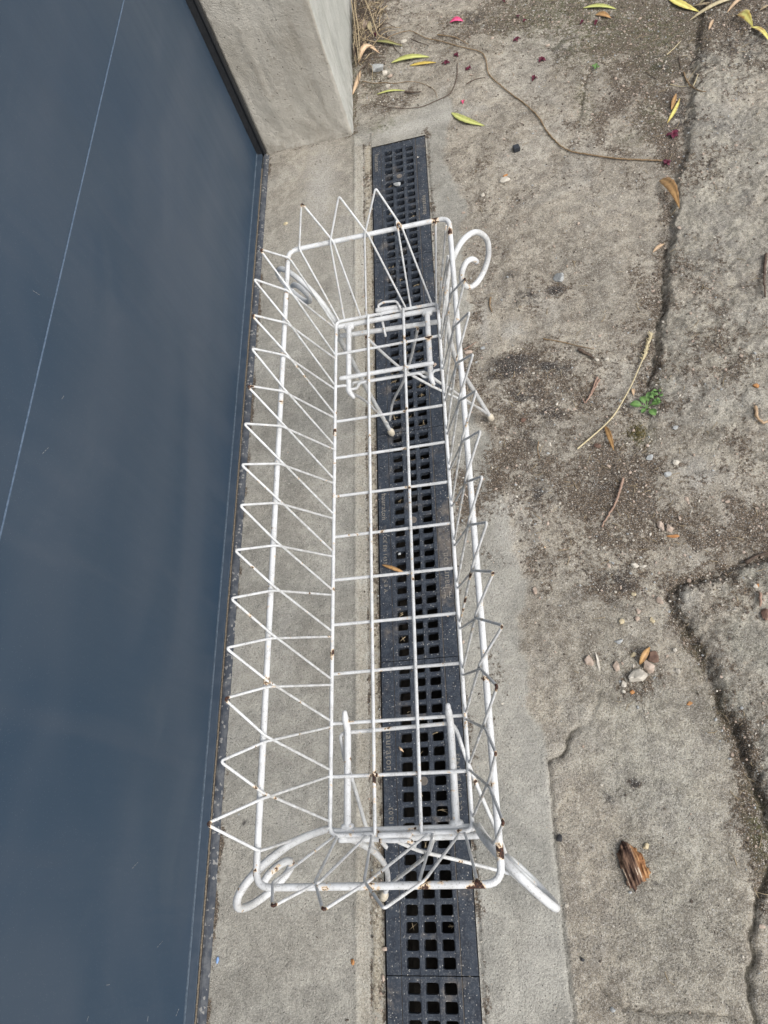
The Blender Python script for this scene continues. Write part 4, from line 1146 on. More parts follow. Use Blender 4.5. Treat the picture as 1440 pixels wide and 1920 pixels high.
def floret(px, py, size, mat, label, n=4, group='fallen bougainvillea-like petals'):
    c = gp(px, py, .0008)
    parts = []
    st = random.uniform(0, 6.28)
    for i in range(n):
        a = st + i * 6.28 / n * random.uniform(.8, 1.1)
        L = size * random.uniform(.6, 1.1); wd = L * random.uniform(.28, .42)
        vs, fs = [], []
        for s_ in range(6):
            t = s_ / 5
            ww = wd * math.sin(math.pi * (t * .85 + .1)) 
            zz = .004 * math.sin(t * 3) * random.uniform(.6, 1.4)
            p = c + Vector((math.cos(a) * L * t, math.sin(a) * L * t, zz))
            q = Vector((-math.sin(a), math.cos(a), 0)) * ww
            vs += [p - q + Vector((0, 0, .002 * random.random())), p + Vector((0, 0, -.0006)), p + q + Vector((0, 0, .002 * random.random()))]
        for s_ in range(5):
            for k in range(2):
                fs.append((s_ * 3 + k, s_ * 3 + k + 1, s_ * 3 + 4 + k, s_ * 3 + 3 + k))
        m = len(vs)
        vs += [v - Vector((0, 0, .0004)) for v in vs]
        fs += [tuple(reversed([i_ + m for i_ in f_])) for f_ in fs]
        parts.append((vs, fs))
    v, f = join(parts)
    ob = link_mesh('fallen_petal', v, f, mat, None)
    tag(ob, label, 'petal', 'fallen pink and maroon petals')
for (px, py, s_, lb, n) in [(704, 65, .008, 'maroon petal lying in the dry grass beside the pillar', 3), (836, 119, .010, 'maroon petal cluster at the tip of the orange leaf', 5), (855, 104, .010, 'maroon petal just above the cluster at the leaf tip', 4),
                         (879, 130, .010, 'maroon petal under the start of the long thin vine', 4), (969, 75, .010, 'dark maroon petal right of the vine bend, on sandy ground', 4), (983, 40, .007, 'small maroon petal at the upper edge of the sandy patch', 3), (972, 32, .007, 'tiny maroon petal topmost of the pair on the sandy patch', 3),
                         (1014, 113, .011, 'dark maroon petal upper of two right of the vine', 4), (1002, 148, .010, 'crimson maroon petal lower of two right of the vine', 3), (1090, 43, .010, 'crimson petal below the top yellow-green leaf', 2), (1117, 43, .009, 'crimson petal beside the small brown leaf at the top', 3),
                         (1262, 252, .014, 'crumpled maroon petals with a white grain, on the joint of the raised slab', 5), (1250, 307, .010, 'maroon petal at the end of the long thin vine', 4), (945, 3, .008, 'red petal cut by the top edge', 3)]:
    floret(px, py, s_ * 1.25, MMAROON, lb, n)
leaf('fallen_petal', (843, 43), (869, 40), .013, MPINK, 'bright pink petal with a pale tail near the top', 'petal', group='fallen pink and maroon petals', fold=.4, curl=.6, blunt=-.6, lift=.004)
floret(868, 192, .010, MPINK, 'bright pink petal above the yellow-green leaf', 3)

# black plastic block
c = gp(968, 278, .006)
bmv, bmf = box_geo(-.008, .008, -.008, .008, -.006, .006)
bm = bmesh.new()
for v in bmv: bm.verts.new(v)
bm.verts.ensure_lookup_table()
for f in bmf: bm.faces.new([bm.verts[i] for i in f])
bmesh.ops.bevel(bm, geom=bm.edges[:], offset=.0012, segments=2, affect='EDGES')
bmesh.ops.transform(bm, matrix=Matrix.Translation(c) @ Euler((.1, .08, .25)).to_matrix().to_4x4(), verts=bm.verts)
me = bpy.data.meshes.new('plastic_block'); bm.to_mesh(me); bm.free(); me.materials.append(MBLACK)
ob = bpy.data.objects.new('plastic_block', me); COL.objects.link(ob)
tag(ob, 'small black plastic block lying on the concrete below the yellow-green leaf', 'block')

def twig(name, pxs, r, mat, label, cat='twig', dz=.001, group=None, lift=None):
    pts = [gp(a, b, dz + r + (lift[i] if lift else random.uniform(0, .0015))) for i, (a, b) in enumerate(pxs)]
    pth = catmull(pts, .004)
    pth = [p + Vector((random.uniform(-1, 1), random.uniform(-1, 1), 0)) * r * .35 for p in pth]
    n = len(pth)
    rr = [r * (1 - .5 * i / n) * random.uniform(.85, 1.15) for i in range(n)]
    v, f = tube_geo(pth, rr, 6)
    ob = link_mesh(name, v, f, mat)
    tag(ob, label, cat, group)
    return ob
TG = 'twigs lying on the ground'
twig('vine', [(1240, 301), (1186, 299), (1148, 296), (1107, 290), (1069, 283), (1044, 267), (1023, 242), (1011, 221), (986, 196), (957, 175), (940, 161), (925, 148), (915, 135), (911, 112), (900, 97), (861, 87), (827, 77), (798, 71), (769, 58), (738, 65), (722, 75)], .0021, MTWIG, 'long thin brown vine winding across the top of the ground', 'vine')
twig('vine', [(857, 119), (857, 140), (850, 165), (840, 178), (815, 190), (790, 200), (760, 203), (730, 201), (705, 195)], .0015, MTWIGD, 'dark curved vine looping below the pale green leaf', 'vine')
twig('vine', [(680, 152), (700, 156), (720, 155), (740, 156), (775, 153), (805, 162), (816, 172), (820, 184)], .0011, MTWIG, 'fine pale runner from the dry grass towards the dark curved vine', 'vine')
twig('twig', [(820, 65), (850, 69), (862, 74), (878, 83)], .0017, MTWIG, 'short brown twig above the bend of the long vine', group=TG)
twig('twig', [(770, 72), (785, 79), (803, 85)], .0014, MTWIGD, 'dark twig just below the left part of the long vine', group=TG)
twig('twig', [(875, 157), (890, 149), (910, 145)], .0015, MTWIGD, 'dark twig inside the curve of the vine', group=TG)
twig('twig', [(725, 66), (740, 90), (752, 103)], .0014, MTWIGD, 'dark twig sticking out of the dry grass clump', group=TG)
twig('twig', [(760, 172), (775, 173), (790, 172)], .0028, MTWIGD, 'shrivelled dark sprig at the end of the thin green leaf', group=TG)
twig('twig', [(1019, 635), (1053, 641), (1086, 649), (1114, 655)], .0014, MTWIG, 'thin brown twig above the thick bark stub, right of the stand', group=TG)
twig('twig', [(1087, 655), (1100, 663), (1113, 671)], .0042, MTWIGD, 'thick brown bark stub between the two white pebbles and the thin twig', group=TG)
twig('twig', [(1120, 708), (1112, 728), (1104, 746), (1096, 755), (1093, 748)], .0026, MTWIGP, 'hooked pinkish twig left of the pale dry stalk', group=TG)
twig('twig', [(1124, 712), (1116, 726), (1108, 742)], .0022, MTWIGP, 'pinkish splinter alongside the hooked twig', group=TG)
twig('twig', [(1168, 897), (1156, 939), (1143, 962), (1128, 987)], .0028, MTWIGP, 'bent pinkish brown twig alone below the seedling', group=TG)
twig('twig', [(920, 558), (918, 570), (922, 585)], .0022, MTWIG, 'small brown twig below the far right scroll of the stand', group=TG)
twig('twig', [(870, 655), (880, 650), (893, 641)], .0014, MTWIGP, 'thin reddish twig beside the far right leg', group=TG)
twig('twig', [(1282, 136), (1288, 152), (1300, 164), (1312, 170), (1324, 172)], .0022, MTWIG, 'curved brown stem on the raised slab with straws beside it', group=TG)
twig('twig', [(1272, 106), (1277, 128)], .0010, MTWIGD, 'hair-thin dark stem above the curved brown stem', group=TG)
twig('twig', [(1210, 135), (1222, 142), (1236, 152)], .0011, MTWIGD, 'fine dark twig left of the curved brown stem', group=TG)
twig('twig', [(1436, 478), (1433, 520), (1434, 556)], .0034, MTWIGD, 'dark brown stick at the right edge of the photo', group=TG)
twig('twig', [(1416, 764), (1420, 782), (1432, 792), (1446, 788)], .0035, MLT, 'curled tan root piece at the right edge', group=TG)
twig('twig', [(1010, 828), (1008, 845), (1013, 862)], .0012, MTWIG, 'fine curved rootlet on the dark stain right of the stand', group=TG)
twig('twig', [(1425, 1112), (1426, 1135)], .0030, MTWIGP, 'short pinkish twig at the right edge near the crack', group=TG)
twig('twig', [(1400, 1054), (1425, 1040), (1446, 1036)], .0034, MTWIGD, 'dark dry stem over the crack at the right edge', group=TG)
twig('twig', [(1083, 1002 - 85), (1076, 905)], .0009, MSTRAWD, 'short pale hair of straw below the dark stain', group=TG)
twig('straw_stem', [(1257, 158), (1275, 162), (1293, 161)], .0010, MSTRAW, 'thin straw touching the left of the curved brown stem', 'straw')
twig('straw_stem', [(1300, 161), (1305, 150), (1309, 139)], .0012, MSTRAW, 'thin straw standing off the curved brown stem', 'straw')
twig('straw_stem', [(1251, 102), (1264, 90), (1277, 76)], .0013, MSTRAW, 'pale straw on mossy ground above the curved brown stem', 'straw')
twig('straw_stem', [(1290, 150), (1300, 135), (1308, 124)], .0009, MSTRAWD, 'dull straw crossing behind the curved brown stem', 'straw')
# dry stalk with seed head
st = empty('dry_stalk', gp(1083, 840)); tag(st, 'long pale dry grass stalk with a seed head, leaning towards the seedling', 'stalk')
pts = [gp(1083, 841, .002), gp(1108, 820, .004), gp(1134, 797, .008), gp(1152, 777, .012), gp(1168, 751, .014), gp(1183, 724, .013), gp(1195, 697, .010), gp(1206, 672, .007)]
pth = catmull(pts, .004)
v, f = tube_geo(pth, [.0018, .0012], 6); link_mesh('stem', v, f, MSTRAW, st)
hp = catmull([gp(1205, 674, .007), gp(1211, 662, .006), gp(1213, 648, .006), gp(1218, 638, .006), gp(1221, 626, .006)], .002)
parts = [tube_geo(hp, [.0018 + .0016 * abs(math.sin(i * 1.3)) for i in range(len(hp))], 6)]
for i in range(0, len(hp), 1):
    for _ in range(2):
        dv = Vector((random.uniform(-1, 1), random.uniform(-.2, 1.3), random.uniform(0, .7))).normalized()
        parts.append(tube_geo([hp[i], hp[i] + dv * random.uniform(.004, .010)], [.0010, .0004], 5))
v, f = join(parts); link_mesh('seed_head', v, f, MSTRAW, st)

# seedling
pr = gp(1213, 766)
sd_ = empty('weed_seedling', pr); tag(sd_, 'small green weed seedling growing in the joint by the raised slab', 'seedling')
def leafblade(base, ang, L, W, el, parent, name='leaf', mat=MLG, stalk=.35):
    u = Vector((math.cos(ang), math.sin(ang), 0)); s_ = Vector((-u.y, u.x, 0))
    vs, fs, ve = [], [], []
    n = 12; m = 5
    for i in range(n + 1):
        t = i / n
        ww = .0009 if t < stalk else W * .5 * math.sin(math.pi * min(1, ((t - stalk) / (1 - stalk)) * .93 + .07)) ** .7 + .0003
        c_ = base + u * L * t + Vector((0, 0, .003 + el * math.sin(t * 2.2) * L))
        for k in range(m):
            q = k / (m - 1) * 2 - 1
            vs.append(c_ + s_ * q * ww + Vector((0, 0, abs(q) * ww * .35))); ve.append(1. if k == 2 else 0.)
    for i in range(n):
        for k in range(m - 1): fs.append((i * m + k, i * m + k + 1, (i + 1) * m + k + 1, (i + 1) * m + k)[::-1])
    o = len(vs); vs += [v_ - Vector((0, 0, .0004)) for v_ in vs]; ve += ve; fs += [tuple(reversed([i_ + o for i_ in f_])) for f_ in list(fs)]
    return link_mesh(name, vs, fs, mat, parent, attrs={'vein': ve})
for ang, L, W in ((170, .033, .015), (115, .025, .013), (70, .034, .012), (5, .027, .013), (-62, .026, .015), (-140, .018, .009)):
    leafblade(pr, math.radians(ang + random.uniform(-6, 6)), L, W, random.uniform(.18, .4), sd_)
c2 = gp(1230, 746)
cl = empty('clover_sprig', c2); tag(cl, 'tiny round-leaved green sprig just above the seedling', 'seedling')
for i in range(16):
    a = random.uniform(0, 6.28)
    leafblade(c2 + Vector((random.uniform(-.008, .008), random.uniform(-.012, .014), 0)), a, random.uniform(.006, .010), .0055, .5, cl, stalk=.2)
c2 = gp(1117, 128)
cl = empty('clover_sprig', c2); tag(cl, 'tiny pale green sprout on the slab crack near the top', 'seedling')
for a in (1.2, 2.6, 4.4, 5.5): leafblade(c2, a, .011, .007, .3, cl, stalk=.15)
c2 = gp(758, 1482, 0)
# dead moss threads below the seedling
parts = []
for i in range(90):
    b0 = gp(1195 + random.gauss(0, 10), 812 + random.gauss(0, 7), 0)
    dv = Vector((random.uniform(-1, 1), random.uniform(-1, 1), random.uniform(.0, .5))).normalized() * random.uniform(.004, .012)
    parts.append(tube_geo([b0, b0 + dv * .5 + Vector((0, 0, .002)), b0 + dv], [.0007, .0003], 4))
v, f = join(parts)
mo = link_mesh('moss_tuft', v, f, simple('dry_moss', (.10, .085, .03), (.17, .14, .06), 100, .9)); tag(mo, 'dull brown moss tuft under the seedling', 'moss', kind='stuff')

# dry grass clump by the pillar
parts = []; parts2 = []
for i in range(230):
    bx_ = random.uniform(655, 745); by_ = random.uniform(-40, 125)
    if bx_ > 690 + (125 - by_) * .35: continue
    b0 = gp(max(bx_, 664), by_, random.uniform(.001, .02))
    a = random.uniform(0, 6.28); L = random.uniform(.02, .10)
    if random.random() < .45: a = random.choice((1.5, -1.6)) + random.uniform(-.5, .5)
    dv = Vector((math.cos(a), math.sin(a), 0)) * L
    pt = [b0, b0 + dv * .5 + Vector((random.uniform(-.01, .01), random.uniform(-.01, .01), random.uniform(.0, .02))), b0 + dv + Vector((0, 0, random.uniform(-.004, .01)))]
    for q in pt:
        q.x = max(q.x, WALL_X + .012); q.z = max(q.z, gh(q.x, q.y) + .0015)
    (parts if random.random() < .6 else parts2).append(tube_geo(catmull(pt, .012), [random.uniform(.0008, .0019), .0006], 5))
for q in [[(657, -10), (663, 30), (668, 70), (672, 110)], [(682, -5), (695, 25), (705, 55), (710, 66), (730, 75), (752, 84)], [(664, 5), (672, 60), (674, 112)]]:
    pt = [gp(a, b, .02 + .02 * random.random()) for a, b in q]
    parts.append(tube_geo(catmull(pt, .01), [.0022, .0016], 6))
v, f = join(parts); g1 = link_mesh('dry_grass', v, f, MSTRAWD); tag(g1, 'tangle of dry straw-coloured grass at the foot of the pillar', 'dry grass', kind='stuff')
v, f = join(parts2); g2 = link_mesh('dead_stems', v, f, MTWIGD); tag(g2, 'dark dead stems tangled in the dry grass by the pillar', 'dead stems', kind='stuff')
leaf('dead_leaf', (672, 118), (704, 88), .016, MLT, 'tan shrivelled leaf curled at the foot of the pillar', group='dead leaves at the pillar foot', fold=.5, lift=.02, dz=.004)
leaf('dead_leaf', (661, 178), (676, 130), .014, MLT, 'narrow tan leaf hanging below the dry grass at the pillar edge', group='dead leaves at the pillar foot', bend=-.06, dz=.003, lift=.008)
leaf('dead_leaf', (690, 42), (697, 62), .016, MSTRAW, 'pale dry leaf standing in the grass clump', group='dead leaves at the pillar foot', fold=.4, dz=.006)
leaf('dead_leaf', (680, 88), (712, 100), .010, MLT, 'thin tan leaf across the dry grass', group='dead leaves at the pillar foot', dz=.008, lift=.01)
leaf('dead_leaf', (703, 77), (755, 86), .012, mat_leaf('leaf_dull_green', (.16, .17, .06), (.26, .25, .10)), 'dull olive leaf sticking out of the dry grass', group='dead leaves at the pillar foot', dz=.004)

# bark chunk
def bark():
    c = gp(1189, 1622, 0)
    outl = [(1165, 1574), (1178, 1580), (1192, 1590), (1203, 1600), (1212, 1622), (1221, 1632), (1219, 1645), (1206, 1655), (1196, 1662), (1192, 1674), (1184, 1668), (1178, 1664), (1168, 1638), (1160, 1618), (1154, 1602), (1160, 1592), (1163, 1582)]
    pts = [gp(a, b) for a, b in outl]
    xs = [p.x for p in pts]; ys = [p.y for p in pts]
    st_ = .0012
    gx_ = np.arange(min(xs) - .002, max(xs) + .002, st_); gy_ = np.arange(min(ys) - .002, max(ys) + .002, st_)
    GX, GY = np.meshgrid(gx_, gy_)
    jx = GX + (fbm(GX, GY, 260, 2, 5) - .5) * .005; jy = GY + (fbm(GX, GY, 260, 2, 6) - .5) * .005
    pl_ = [(p.x, p.y) for p in pts]
    ins = inside(jx, jy, pl_); dd = dist_poly(jx, jy, pl_ + [pl_[0]])
    a = at(1165, 1574); b = at(1200, 1665); ax = np.array([b.x - a.x, b.y - a.y]); ax /= np.linalg.norm(ax)
    u = GX * ax[0] + GY * ax[1]; v_ = -GX * ax[1] + GY * ax[0]
    fib = fbm(u * .12, v_, 420, 3, 9); fib2 = fbm(u * .1, v_, 130, 2, 12)
    Z = .006 + .008 * sstep(0, .010, dd) + (fib - .5) * .008 + (fib2 - .5) * .014
    z0 = c.z
    vs, fs, idx, bl, fb = [], [], {}, [], []
    vv = v_ - v_.mean(); bright = sstep(.004, .012, vv if vv[ins].max() > 0 else -vv)
    cen = at(1205, 1615); cvv = (-cen.x * ax[1] + cen.y * ax[0]) - v_.mean()
    bright = sstep(.003, .010, vv * np.sign(cvv))
    def vid(j, i, lay):
        kx = (j, i, lay)
        if kx not in idx:
            idx[kx] = len(vs); vs.append((gx_[i], gy_[j], z0 + (Z[j, i] if lay else max(.0005, Z[j, i] * .35 - .001)))); bl.append(float(bright[j, i])); fb.append(float(fib[j, i]))
        return idx[kx]
    J, I = GX.shape
    cell = ins[:-1, :-1] & ins[1:, :-1] & ins[:-1, 1:] & ins[1:, 1:]
    for j in range(J - 1):
        for i in range(I - 1):
            if not cell[j, i]: continue
            fs.append((vid(j, i, 1), vid(j, i + 1, 1), vid(j + 1, i + 1, 1), vid(j + 1, i, 1)))
            fs.append((vid(j, i, 0), vid(j + 1, i, 0), vid(j + 1, i + 1, 0), vid(j, i + 1, 0)))
            for (dj, di, e) in ((-1, 0, ((j, i), (j, i + 1))), (1, 0, ((j + 1, i + 1), (j + 1, i))), (0, -1, ((j + 1, i), (j, i))), (0, 1, ((j, i + 1), (j + 1, i + 1)))):
                nj, ni = j + dj, i + di
                if not (0 <= nj < J - 1 and 0 <= ni < I - 1 and cell[nj, ni]):
                    fs.append((vid(*e[0], 0), vid(*e[1], 0), vid(*e[1], 1), vid(*e[0], 1)))
    k = NT('bark_wood')
    fbn = k.attr('fib'); br = k.attr('bright')
    c1 = k.mix(k.step(fbn, .3, .68), (.030, .014, .010), (.165, .100, .066))
    c2_ = k.mix(k.step(fbn, .3, .68), (.20, .088, .036), (.44, .25, .115))
    cc = k.mix(br, c1, c2_)
    cc = k.mix(k.math('MULTIPLY', k.step(fbn, .66, .74), .75), cc, (.60, .50, .38))
    m = k.done(cc, .8, k.bump(k.noise(500, 4, .7), .5, .001), .3)
    o = link_mesh('bark_chunk', vs, fs, m, attrs={'fib': fb, 'bright': bl})
    tag(o, 'ragged brown piece of splintered bark on the bare slab at lower right', 'bark')
bark()

# stones
def stone_geo(c, rx, ry, rz, rot, rough_=.16, sub=3):
    bm = bmesh.new()
    bmesh.ops.create_icosphere(bm, subdivisions=sub, radius=1)
    ph = [random.uniform(0, 6) for _ in range(6)]
    pls = [(Vector((random.gauss(0, 1), random.gauss(0, 1), random.gauss(0, 1))).normalized(), random.uniform(.46, .88)) for _ in range(13)]
    for v in bm.verts:
        n = v.co.copy()
        k = 1.0
        for q, h_ in pls:
            d_ = n.dot(q)
            if d_ > 1e-3: k = min(k, h_ / d_)
        k *= 1 + rough_ * .35 * (math.sin(n.x * 5 + ph[0]) * math.sin(n.y * 6 + ph[1]) + .5 * math.sin(n.z * 11 + ph[2] + n.x * 7))
        v.co = Vector((n.x * rx, n.y * ry, n.z * rz)) * k * 1.30
    mt = Matrix.Translation(c) @ Matrix.Rotation(rot, 4, 'Z') @ Matrix.Rotation(random.uniform(-.2, .2), 4, 'X')
    vs = [mt @ v.co for v in bm.verts]; fs = [tuple(v.index for v in f.verts) for f in bm.faces]
    bm.free()
    return vs, fs
def stone(px, py, w_, h_, ang, mat, label, name='pebble', flat=.55, rough_=.14, group='pebbles scattered on the slab'):
    k = 1 / 1368.5 * 1.25                      # metres per photograph pixel on the ground here
    d = (at(px, py) - Vector(CAM_C)).length / CAM_F
    rx, ry = w_ * d / 2, h_ * d / 2
    rz = min(rx, ry) * flat * 1.3
    c = gp(px, py, rz * .45)
    v, f = stone_geo(c, rx, ry, rz, math.radians(ang), rough_)
    o = link_mesh(name, v, f, mat, smooth=False); tag(o, label, 'stone', group)
for a in [(1104, 1237, 13, 20, 25, MSTP, 'oval pink pebble left of the white flake'), (1121, 1242, 6, 34, 8, MSTW, 'long thin white stone flake standing between two pebbles'),
          (1154, 1249, 12, 18, -15, MSTP, 'rounded cream pink pebble between the flake and the big white stone'), (1195, 1267, 32, 26, -10, MSTW, 'biggest white angular stone, below the brown lump'),
          (1215, 1247, 19, 17, 20, MSTP, 'flat pink stone touching the top of the biggest white stone'), (1224, 1232, 20, 18, 0, MSTB, 'dark brown earthy lump beside the orange curled leaf'),
          (1222, 1255, 14, 11, 40, MSTP, 'dull pinkish stone right of the biggest white stone'), (1188, 1228, 10, 8, 0, MSTC, 'small yellow stone above the biggest white stone'), (1169, 1281, 9, 13, 10, MSTW, 'small white chip below left of the biggest white stone'),
          (1002, 1108, 9, 12, 0, MSTP, 'single pale pink pebble alone right of the stand'), (1190, 1060, 13, 9, -20, MSTW, 'white pebble next to a thin flake, above the dark smudge'), (1207, 1062, 14, 5, 15, MSTW, 'thin white flake right of the upper white pebble'),
          (1189, 1114, 9, 6, 0, MSTC, 'small cream pebble below the dark smudge'), (1196, 1160, 9, 8, 0, MSTP, 'small square pink chip in a row of chips'), (1166, 1165, 11, 8, 30, MSTC, 'small cream chip at the left of the row of chips'),
          (1223, 1163, 8, 13, 10, MSTC, 'narrow cream pebble at the right of the row of chips'), (1237, 1125, 9, 15, 10, MSTP, 'narrow brownish pink stone beside the corner of the cracked slab'), (1197, 1146, 8, 10, 0, MSTP, 'faint pink chip above the square chip'),
          (1266, 1218, 7, 8, 0, MSTW, 'tiny white chip left of the wide crack'), (1272, 1258, 9, 9, 0, MSTW, 'white chip in a small hole beside the wide crack'), (1160, 1203, 14, 9, 20, MSTG, 'grey glassy stone above the cream pink pebble'),
          (1238, 986, 12, 16, 15, MSTP, 'left of two pink pebbles above the orange chip'), (1255, 990, 12, 15, -10, MSTP, 'right of two pink pebbles above the orange chip'), (1261, 1005, 18, 6, -5, MSTO, 'rusty orange chip below two pink pebbles'),
          (1031, 833, 6, 8, 0, MSTW, 'small white pebble on the dark stain beside the rootlet'), (1119, 674, 7, 6, 0, MSTW, 'left of two white pebbles by the bark stub'), (1138, 674, 7, 6, 0, MSTW, 'right of two white pebbles by the bark stub'),
          (1268, 867, 10, 11, 0, MSTW, 'white pebble on the raised slab below the seedling'), (1251, 889, 11, 9, 0, MSTG, 'blue grey pebble under the white pebble on the raised slab'), (1219, 857, 12, 9, 20, MSTG, 'grey chip in the dirt below the seedling'),
          (1418, 723, 9, 8, 0, MSTO, 'orange pebble near the right edge'), (981, 787, 10, 9, 0, MSTB, 'small reddish brown clod right of the far leg'), (1050, 521, 19, 18, 0, MSTG, 'largest grey stone on the dark stain above the twig'),
          (1044, 757, 6, 6, 0, MSTW, 'white grain in the middle of the dark stain'), (1266, 801, 8, 7, 0, MSTG, 'small grey pebble on the raised slab beside the seedling'), (1120, 836, 10, 9, 0, MSTB, 'brown earthy clod left of the folded leaf'),
          (945, 337, 15, 10, -10, MSTW, 'white shell-like stone under an orange grain'), (948, 329, 7, 5, 0, MSTO, 'orange grain on top of the white shell-like stone'), (904, 366, 8, 7, 0, MSTW, 'white round pebble left below the shell-like stone'),
          (708, 128, 20, 17, 10, MSTG, 'largest pale grey stone by the dry grass'), (721, 136, 8, 8, 0, MSTW, 'white pebble touching the grey stone by the dry grass'), (732, 142, 9, 8, 0, MSTP, 'pinkish pebble right of the white one by the dry grass'), (728, 161, 7, 7, 0, MSTW, 'white grain below the fine runner near the pillar'),
          (682, 47, 17, 20, 0, MSTP, 'pinkish stone half buried in the dry grass'), (1050, 1573, 9, 12, -15, MSTD, 'black pebble beside the long joint right of the stand'), (1092, 1799, 6, 6, 0, MSTD, 'small black grain low on the slab near the bottom'),
          (757, 78, 9, 7, 0, MSTW, 'whitish pebble at the tip of the olive leaf'), (1434, 1150, 11, 18, 0, MSTB, 'brown stone at the right edge beyond the crack'), (1416, 1098, 9, 8, 0, MSTW, 'white chip near the right edge above the crack'), (1420, 1098, 7, 5, 0, MSTO, 'orange chip touching the white chip near the right edge'),
          (905, 653, 9, 7, 0, MSTG, 'grey pebble near the reddish twig by the far right leg'), (878, 660, 12, 9, 0, MSTP, 'tan pebble beside the far right leg'), (1062, 1698, 8, 6, 0, MSTW, 'white chip at the joint beside the tip of the near scroll'),
          (1211, 1587, 10, 8, 20, MSTC, 'small orange bark crumb above the bark piece'), (1293, 1319, 8, 6, 20, MSTO, 'small orange brown seed right of the pebbles'), (1170, 1297, 7, 6, 0, MSTW, 'white grain below the small white chip'), (1185, 1298, 7, 8, 0, MSTO, 'orange brown grain below the biggest white stone'),
          (749, 1098 - 60, 5, 5, 0, MSTG, 'pale bolt-side pebble on the middle grate'), (408, 1799, 6, 9, 0, MCABLE, 'pale blue paint fleck at the door seal'), (661, 1803, 6, 8, 0, MSTO, 'orange fleck on the threshold crack'),
          (745, 345, 11, 9, 0, MSTG, 'grey stone stuck in a hole of the farthest grate'), (536, 419, 7, 6, 0, MSTC, 'cream bump on the threshold concrete behind the far wires'), (1148, 1858 + 35, 8, 6, 0, MSTG, 'grey grain on the bottom crack')]:
    stone(*a[:6], a[6])
leaf('fallen_leaf', (1199, 1246), (1219, 1213), .012, MLB, 'orange brown curled leaf beside the dark earthy lump', group=LG, fold=.6, lift=.01, blunt=.3)

# gravel, too much to count
def scatter(name, n, smin, smax, mat, label, seed, dpow=1.5, region=None):
    rs = random.Random(seed)
    ico = [Vector(v) for v in [(0, 0, 1), (.894, 0, .447), (.276, .851, .447), (-.724, .526, .447), (-.724, -.526, .447), (.276, -.851, .447), (.724, .526, -.447), (-.276, .851, -.447), (-.894, 0, -.447), (-.276, -.851, -.447), (.724, -.526, -.447), (0, 0, -1)]]
    icf = [(0, 1, 2), (0, 2, 3), (0, 3, 4), (0, 4, 5), (0, 5, 1), (1, 6, 2), (2, 7, 3), (3, 8, 4), (4, 9, 5), (5, 10, 1), (2, 6, 7), (3, 7, 8), (4, 8, 9), (5, 9, 10), (1, 10, 6), (6, 11, 7), (7, 11, 8), (8, 11, 9), (9, 11, 10), (10, 11, 6)]
    vs, fs = [], []
    cnt = 0; tries = 0
    while cnt < n and tries < n * 60:
        tries += 1
        x = rs.uniform(-.30, 1.12); y = rs.uniform(-.1, 2.7)
        if y > WALL_Y - .02 and x < WALL_X + .01: continue
        on = 0 < x < CH_W and y < CH_END
        d = 0.05 if on else gdirt(x, y)
        if on and any(a - .002 < x < b + .002 for a, b in HX): continue
        if x < -.04: d *= .25
        if rs.random() > max(.012, d) ** dpow: continue
        z = 0 if on else gh(x, y)
        s_ = smin + (smax - smin) * rs.random() ** 3
        rot = Matrix.Rotation(rs.uniform(0, 6.28), 3, 'Z'); sx, sy, sz = s_ * rs.uniform(.7, 1.4), s_ * rs.uniform(.6, 1), s_ * rs.uniform(.4, .7)
        o = len(vs)
        for v in ico:
            q = rot @ Vector((v.x * sx, v.y * sy, v.z * sz)) * rs.uniform(.8, 1.15)
            vs.append((x + q.x, y + q.y, z + sz * .5 + q.z))
        fs += [tuple(i + o for i in f) for f in icf]
        cnt += 1
    o = link_mesh(name, vs, fs, mat, smooth=False); tag(o, label, name.replace('_', ' '), kind='stuff')
scatter('pale_gravel', 3800, .0008, .0027, MSTW, 'fine pale gravel grains scattered over the dirty slab', 11)
scatter('tan_gravel', 2600, .0008, .0030, MSTP, 'fine tan gravel grains scattered over the dirty slab', 12)
scatter('soil_crumbs', 5200, .0008, .0032, simple('soil_crumb', (.05, .04, .032), (.13, .105, .085), 200, .95), 'dark soil crumbs lying in the dirt and the joints', 13, 1.3)
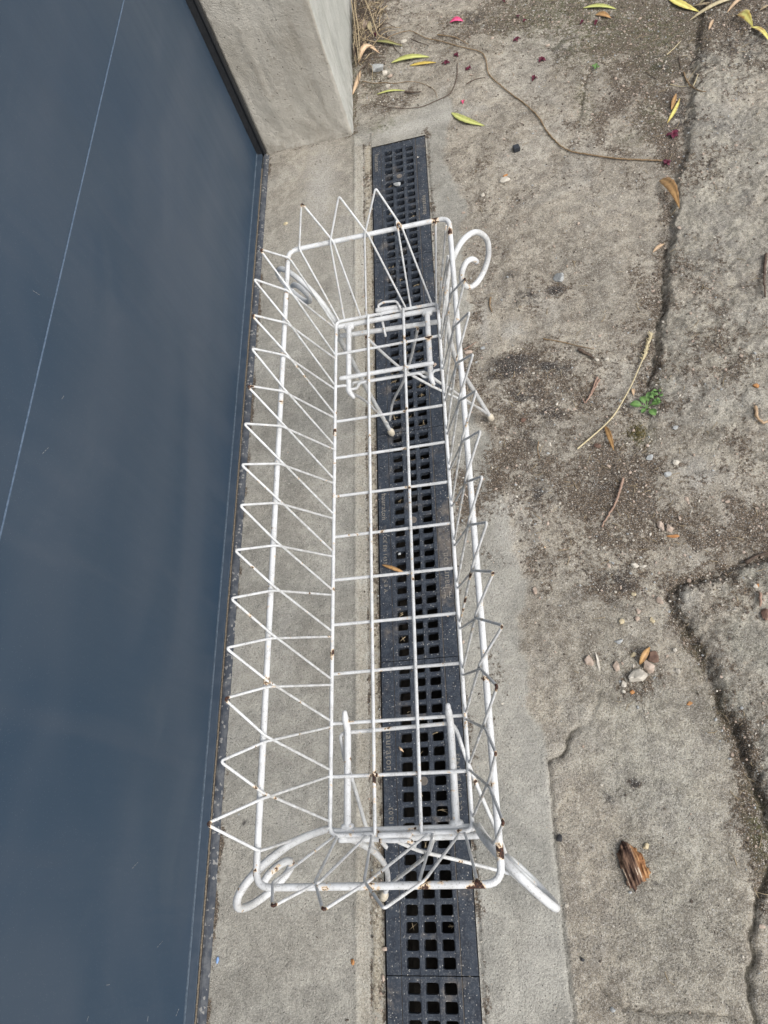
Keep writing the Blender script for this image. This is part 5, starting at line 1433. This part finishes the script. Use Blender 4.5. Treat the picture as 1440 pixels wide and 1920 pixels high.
scatter('grey_gravel', 1500, .0008, .0030, MSTG, 'fine grey gravel grains in the dirt', 14)

scatter('coarse_grit', 420, .0022, .0050, MSTP, 'coarse grit lying in the dirt patches and joints', 15, 1.6)
# short dry fibres lying in the dirt
rs = random.Random(31); parts = []
n_ = 0
while n_ < 520:
    x, y = rs.uniform(0.16, 1.1), rs.uniform(-.1, 2.65)
    if rs.random() > gdirt(x, y) ** 1.6: continue
    n_ += 1
    a = rs.uniform(0, 6.28); L = rs.uniform(.004, .022); z = gh(x, y) + .0008
    p0 = Vector((x, y, z)); p2 = p0 + Vector((math.cos(a) * L, math.sin(a) * L, 0)); p2.z = gh(p2.x, p2.y) + .0008
    p1 = (p0 + p2) / 2 + Vector((rs.uniform(-1, 1), rs.uniform(-1, 1), .4)) * L * .15
    parts.append(tube_geo([p0, p1, p2], [rs.uniform(.0004, .0009), .0003], 4))
v, f = join(parts); o = link_mesh('dry_fibres', v, f, MSTRAWD); tag(o, 'short dry plant fibres strewn over the dirty ground', 'plant fibres', kind='stuff')
# litter caught in the grate holes
parts = []
for _ in range(150):
    hx = rs.choice(HX); x = rs.uniform(hx[0] + .002, hx[1] - .002)
    seg = rs.randrange(0, 4); k_ = rs.randrange(20)
    if rs.random() > (.9 if seg in (2, 3) else .35): continue
    yc_ = -0.5 + .5 * (seg + 1) + (0.5 - 19 * PITCH) / 2 + k_ * PITCH
    if yc_ > CH_END - .02: continue
    y = yc_ + rs.uniform(-.006, .006); z = rs.uniform(-.020, -.008)
    for q in range(rs.randrange(1, 4)):
        a = rs.uniform(0, 6.28); L = rs.uniform(.004, .010)
        d_ = Vector((math.cos(a), math.sin(a), rs.uniform(-.3, .4))) * L
        p0 = Vector((x, y, z))
        parts.append(tube_geo([p0 - d_, p0 + Vector((0, 0, .002)), p0 + d_], [rs.uniform(.0005, .0011), .0004], 4))
v, f = join(parts); o = link_mesh('hole_litter', v, f, MSTRAWD); tag(o, 'bits of dry plant litter caught in the holes of the drain grates', 'litter', kind='stuff')
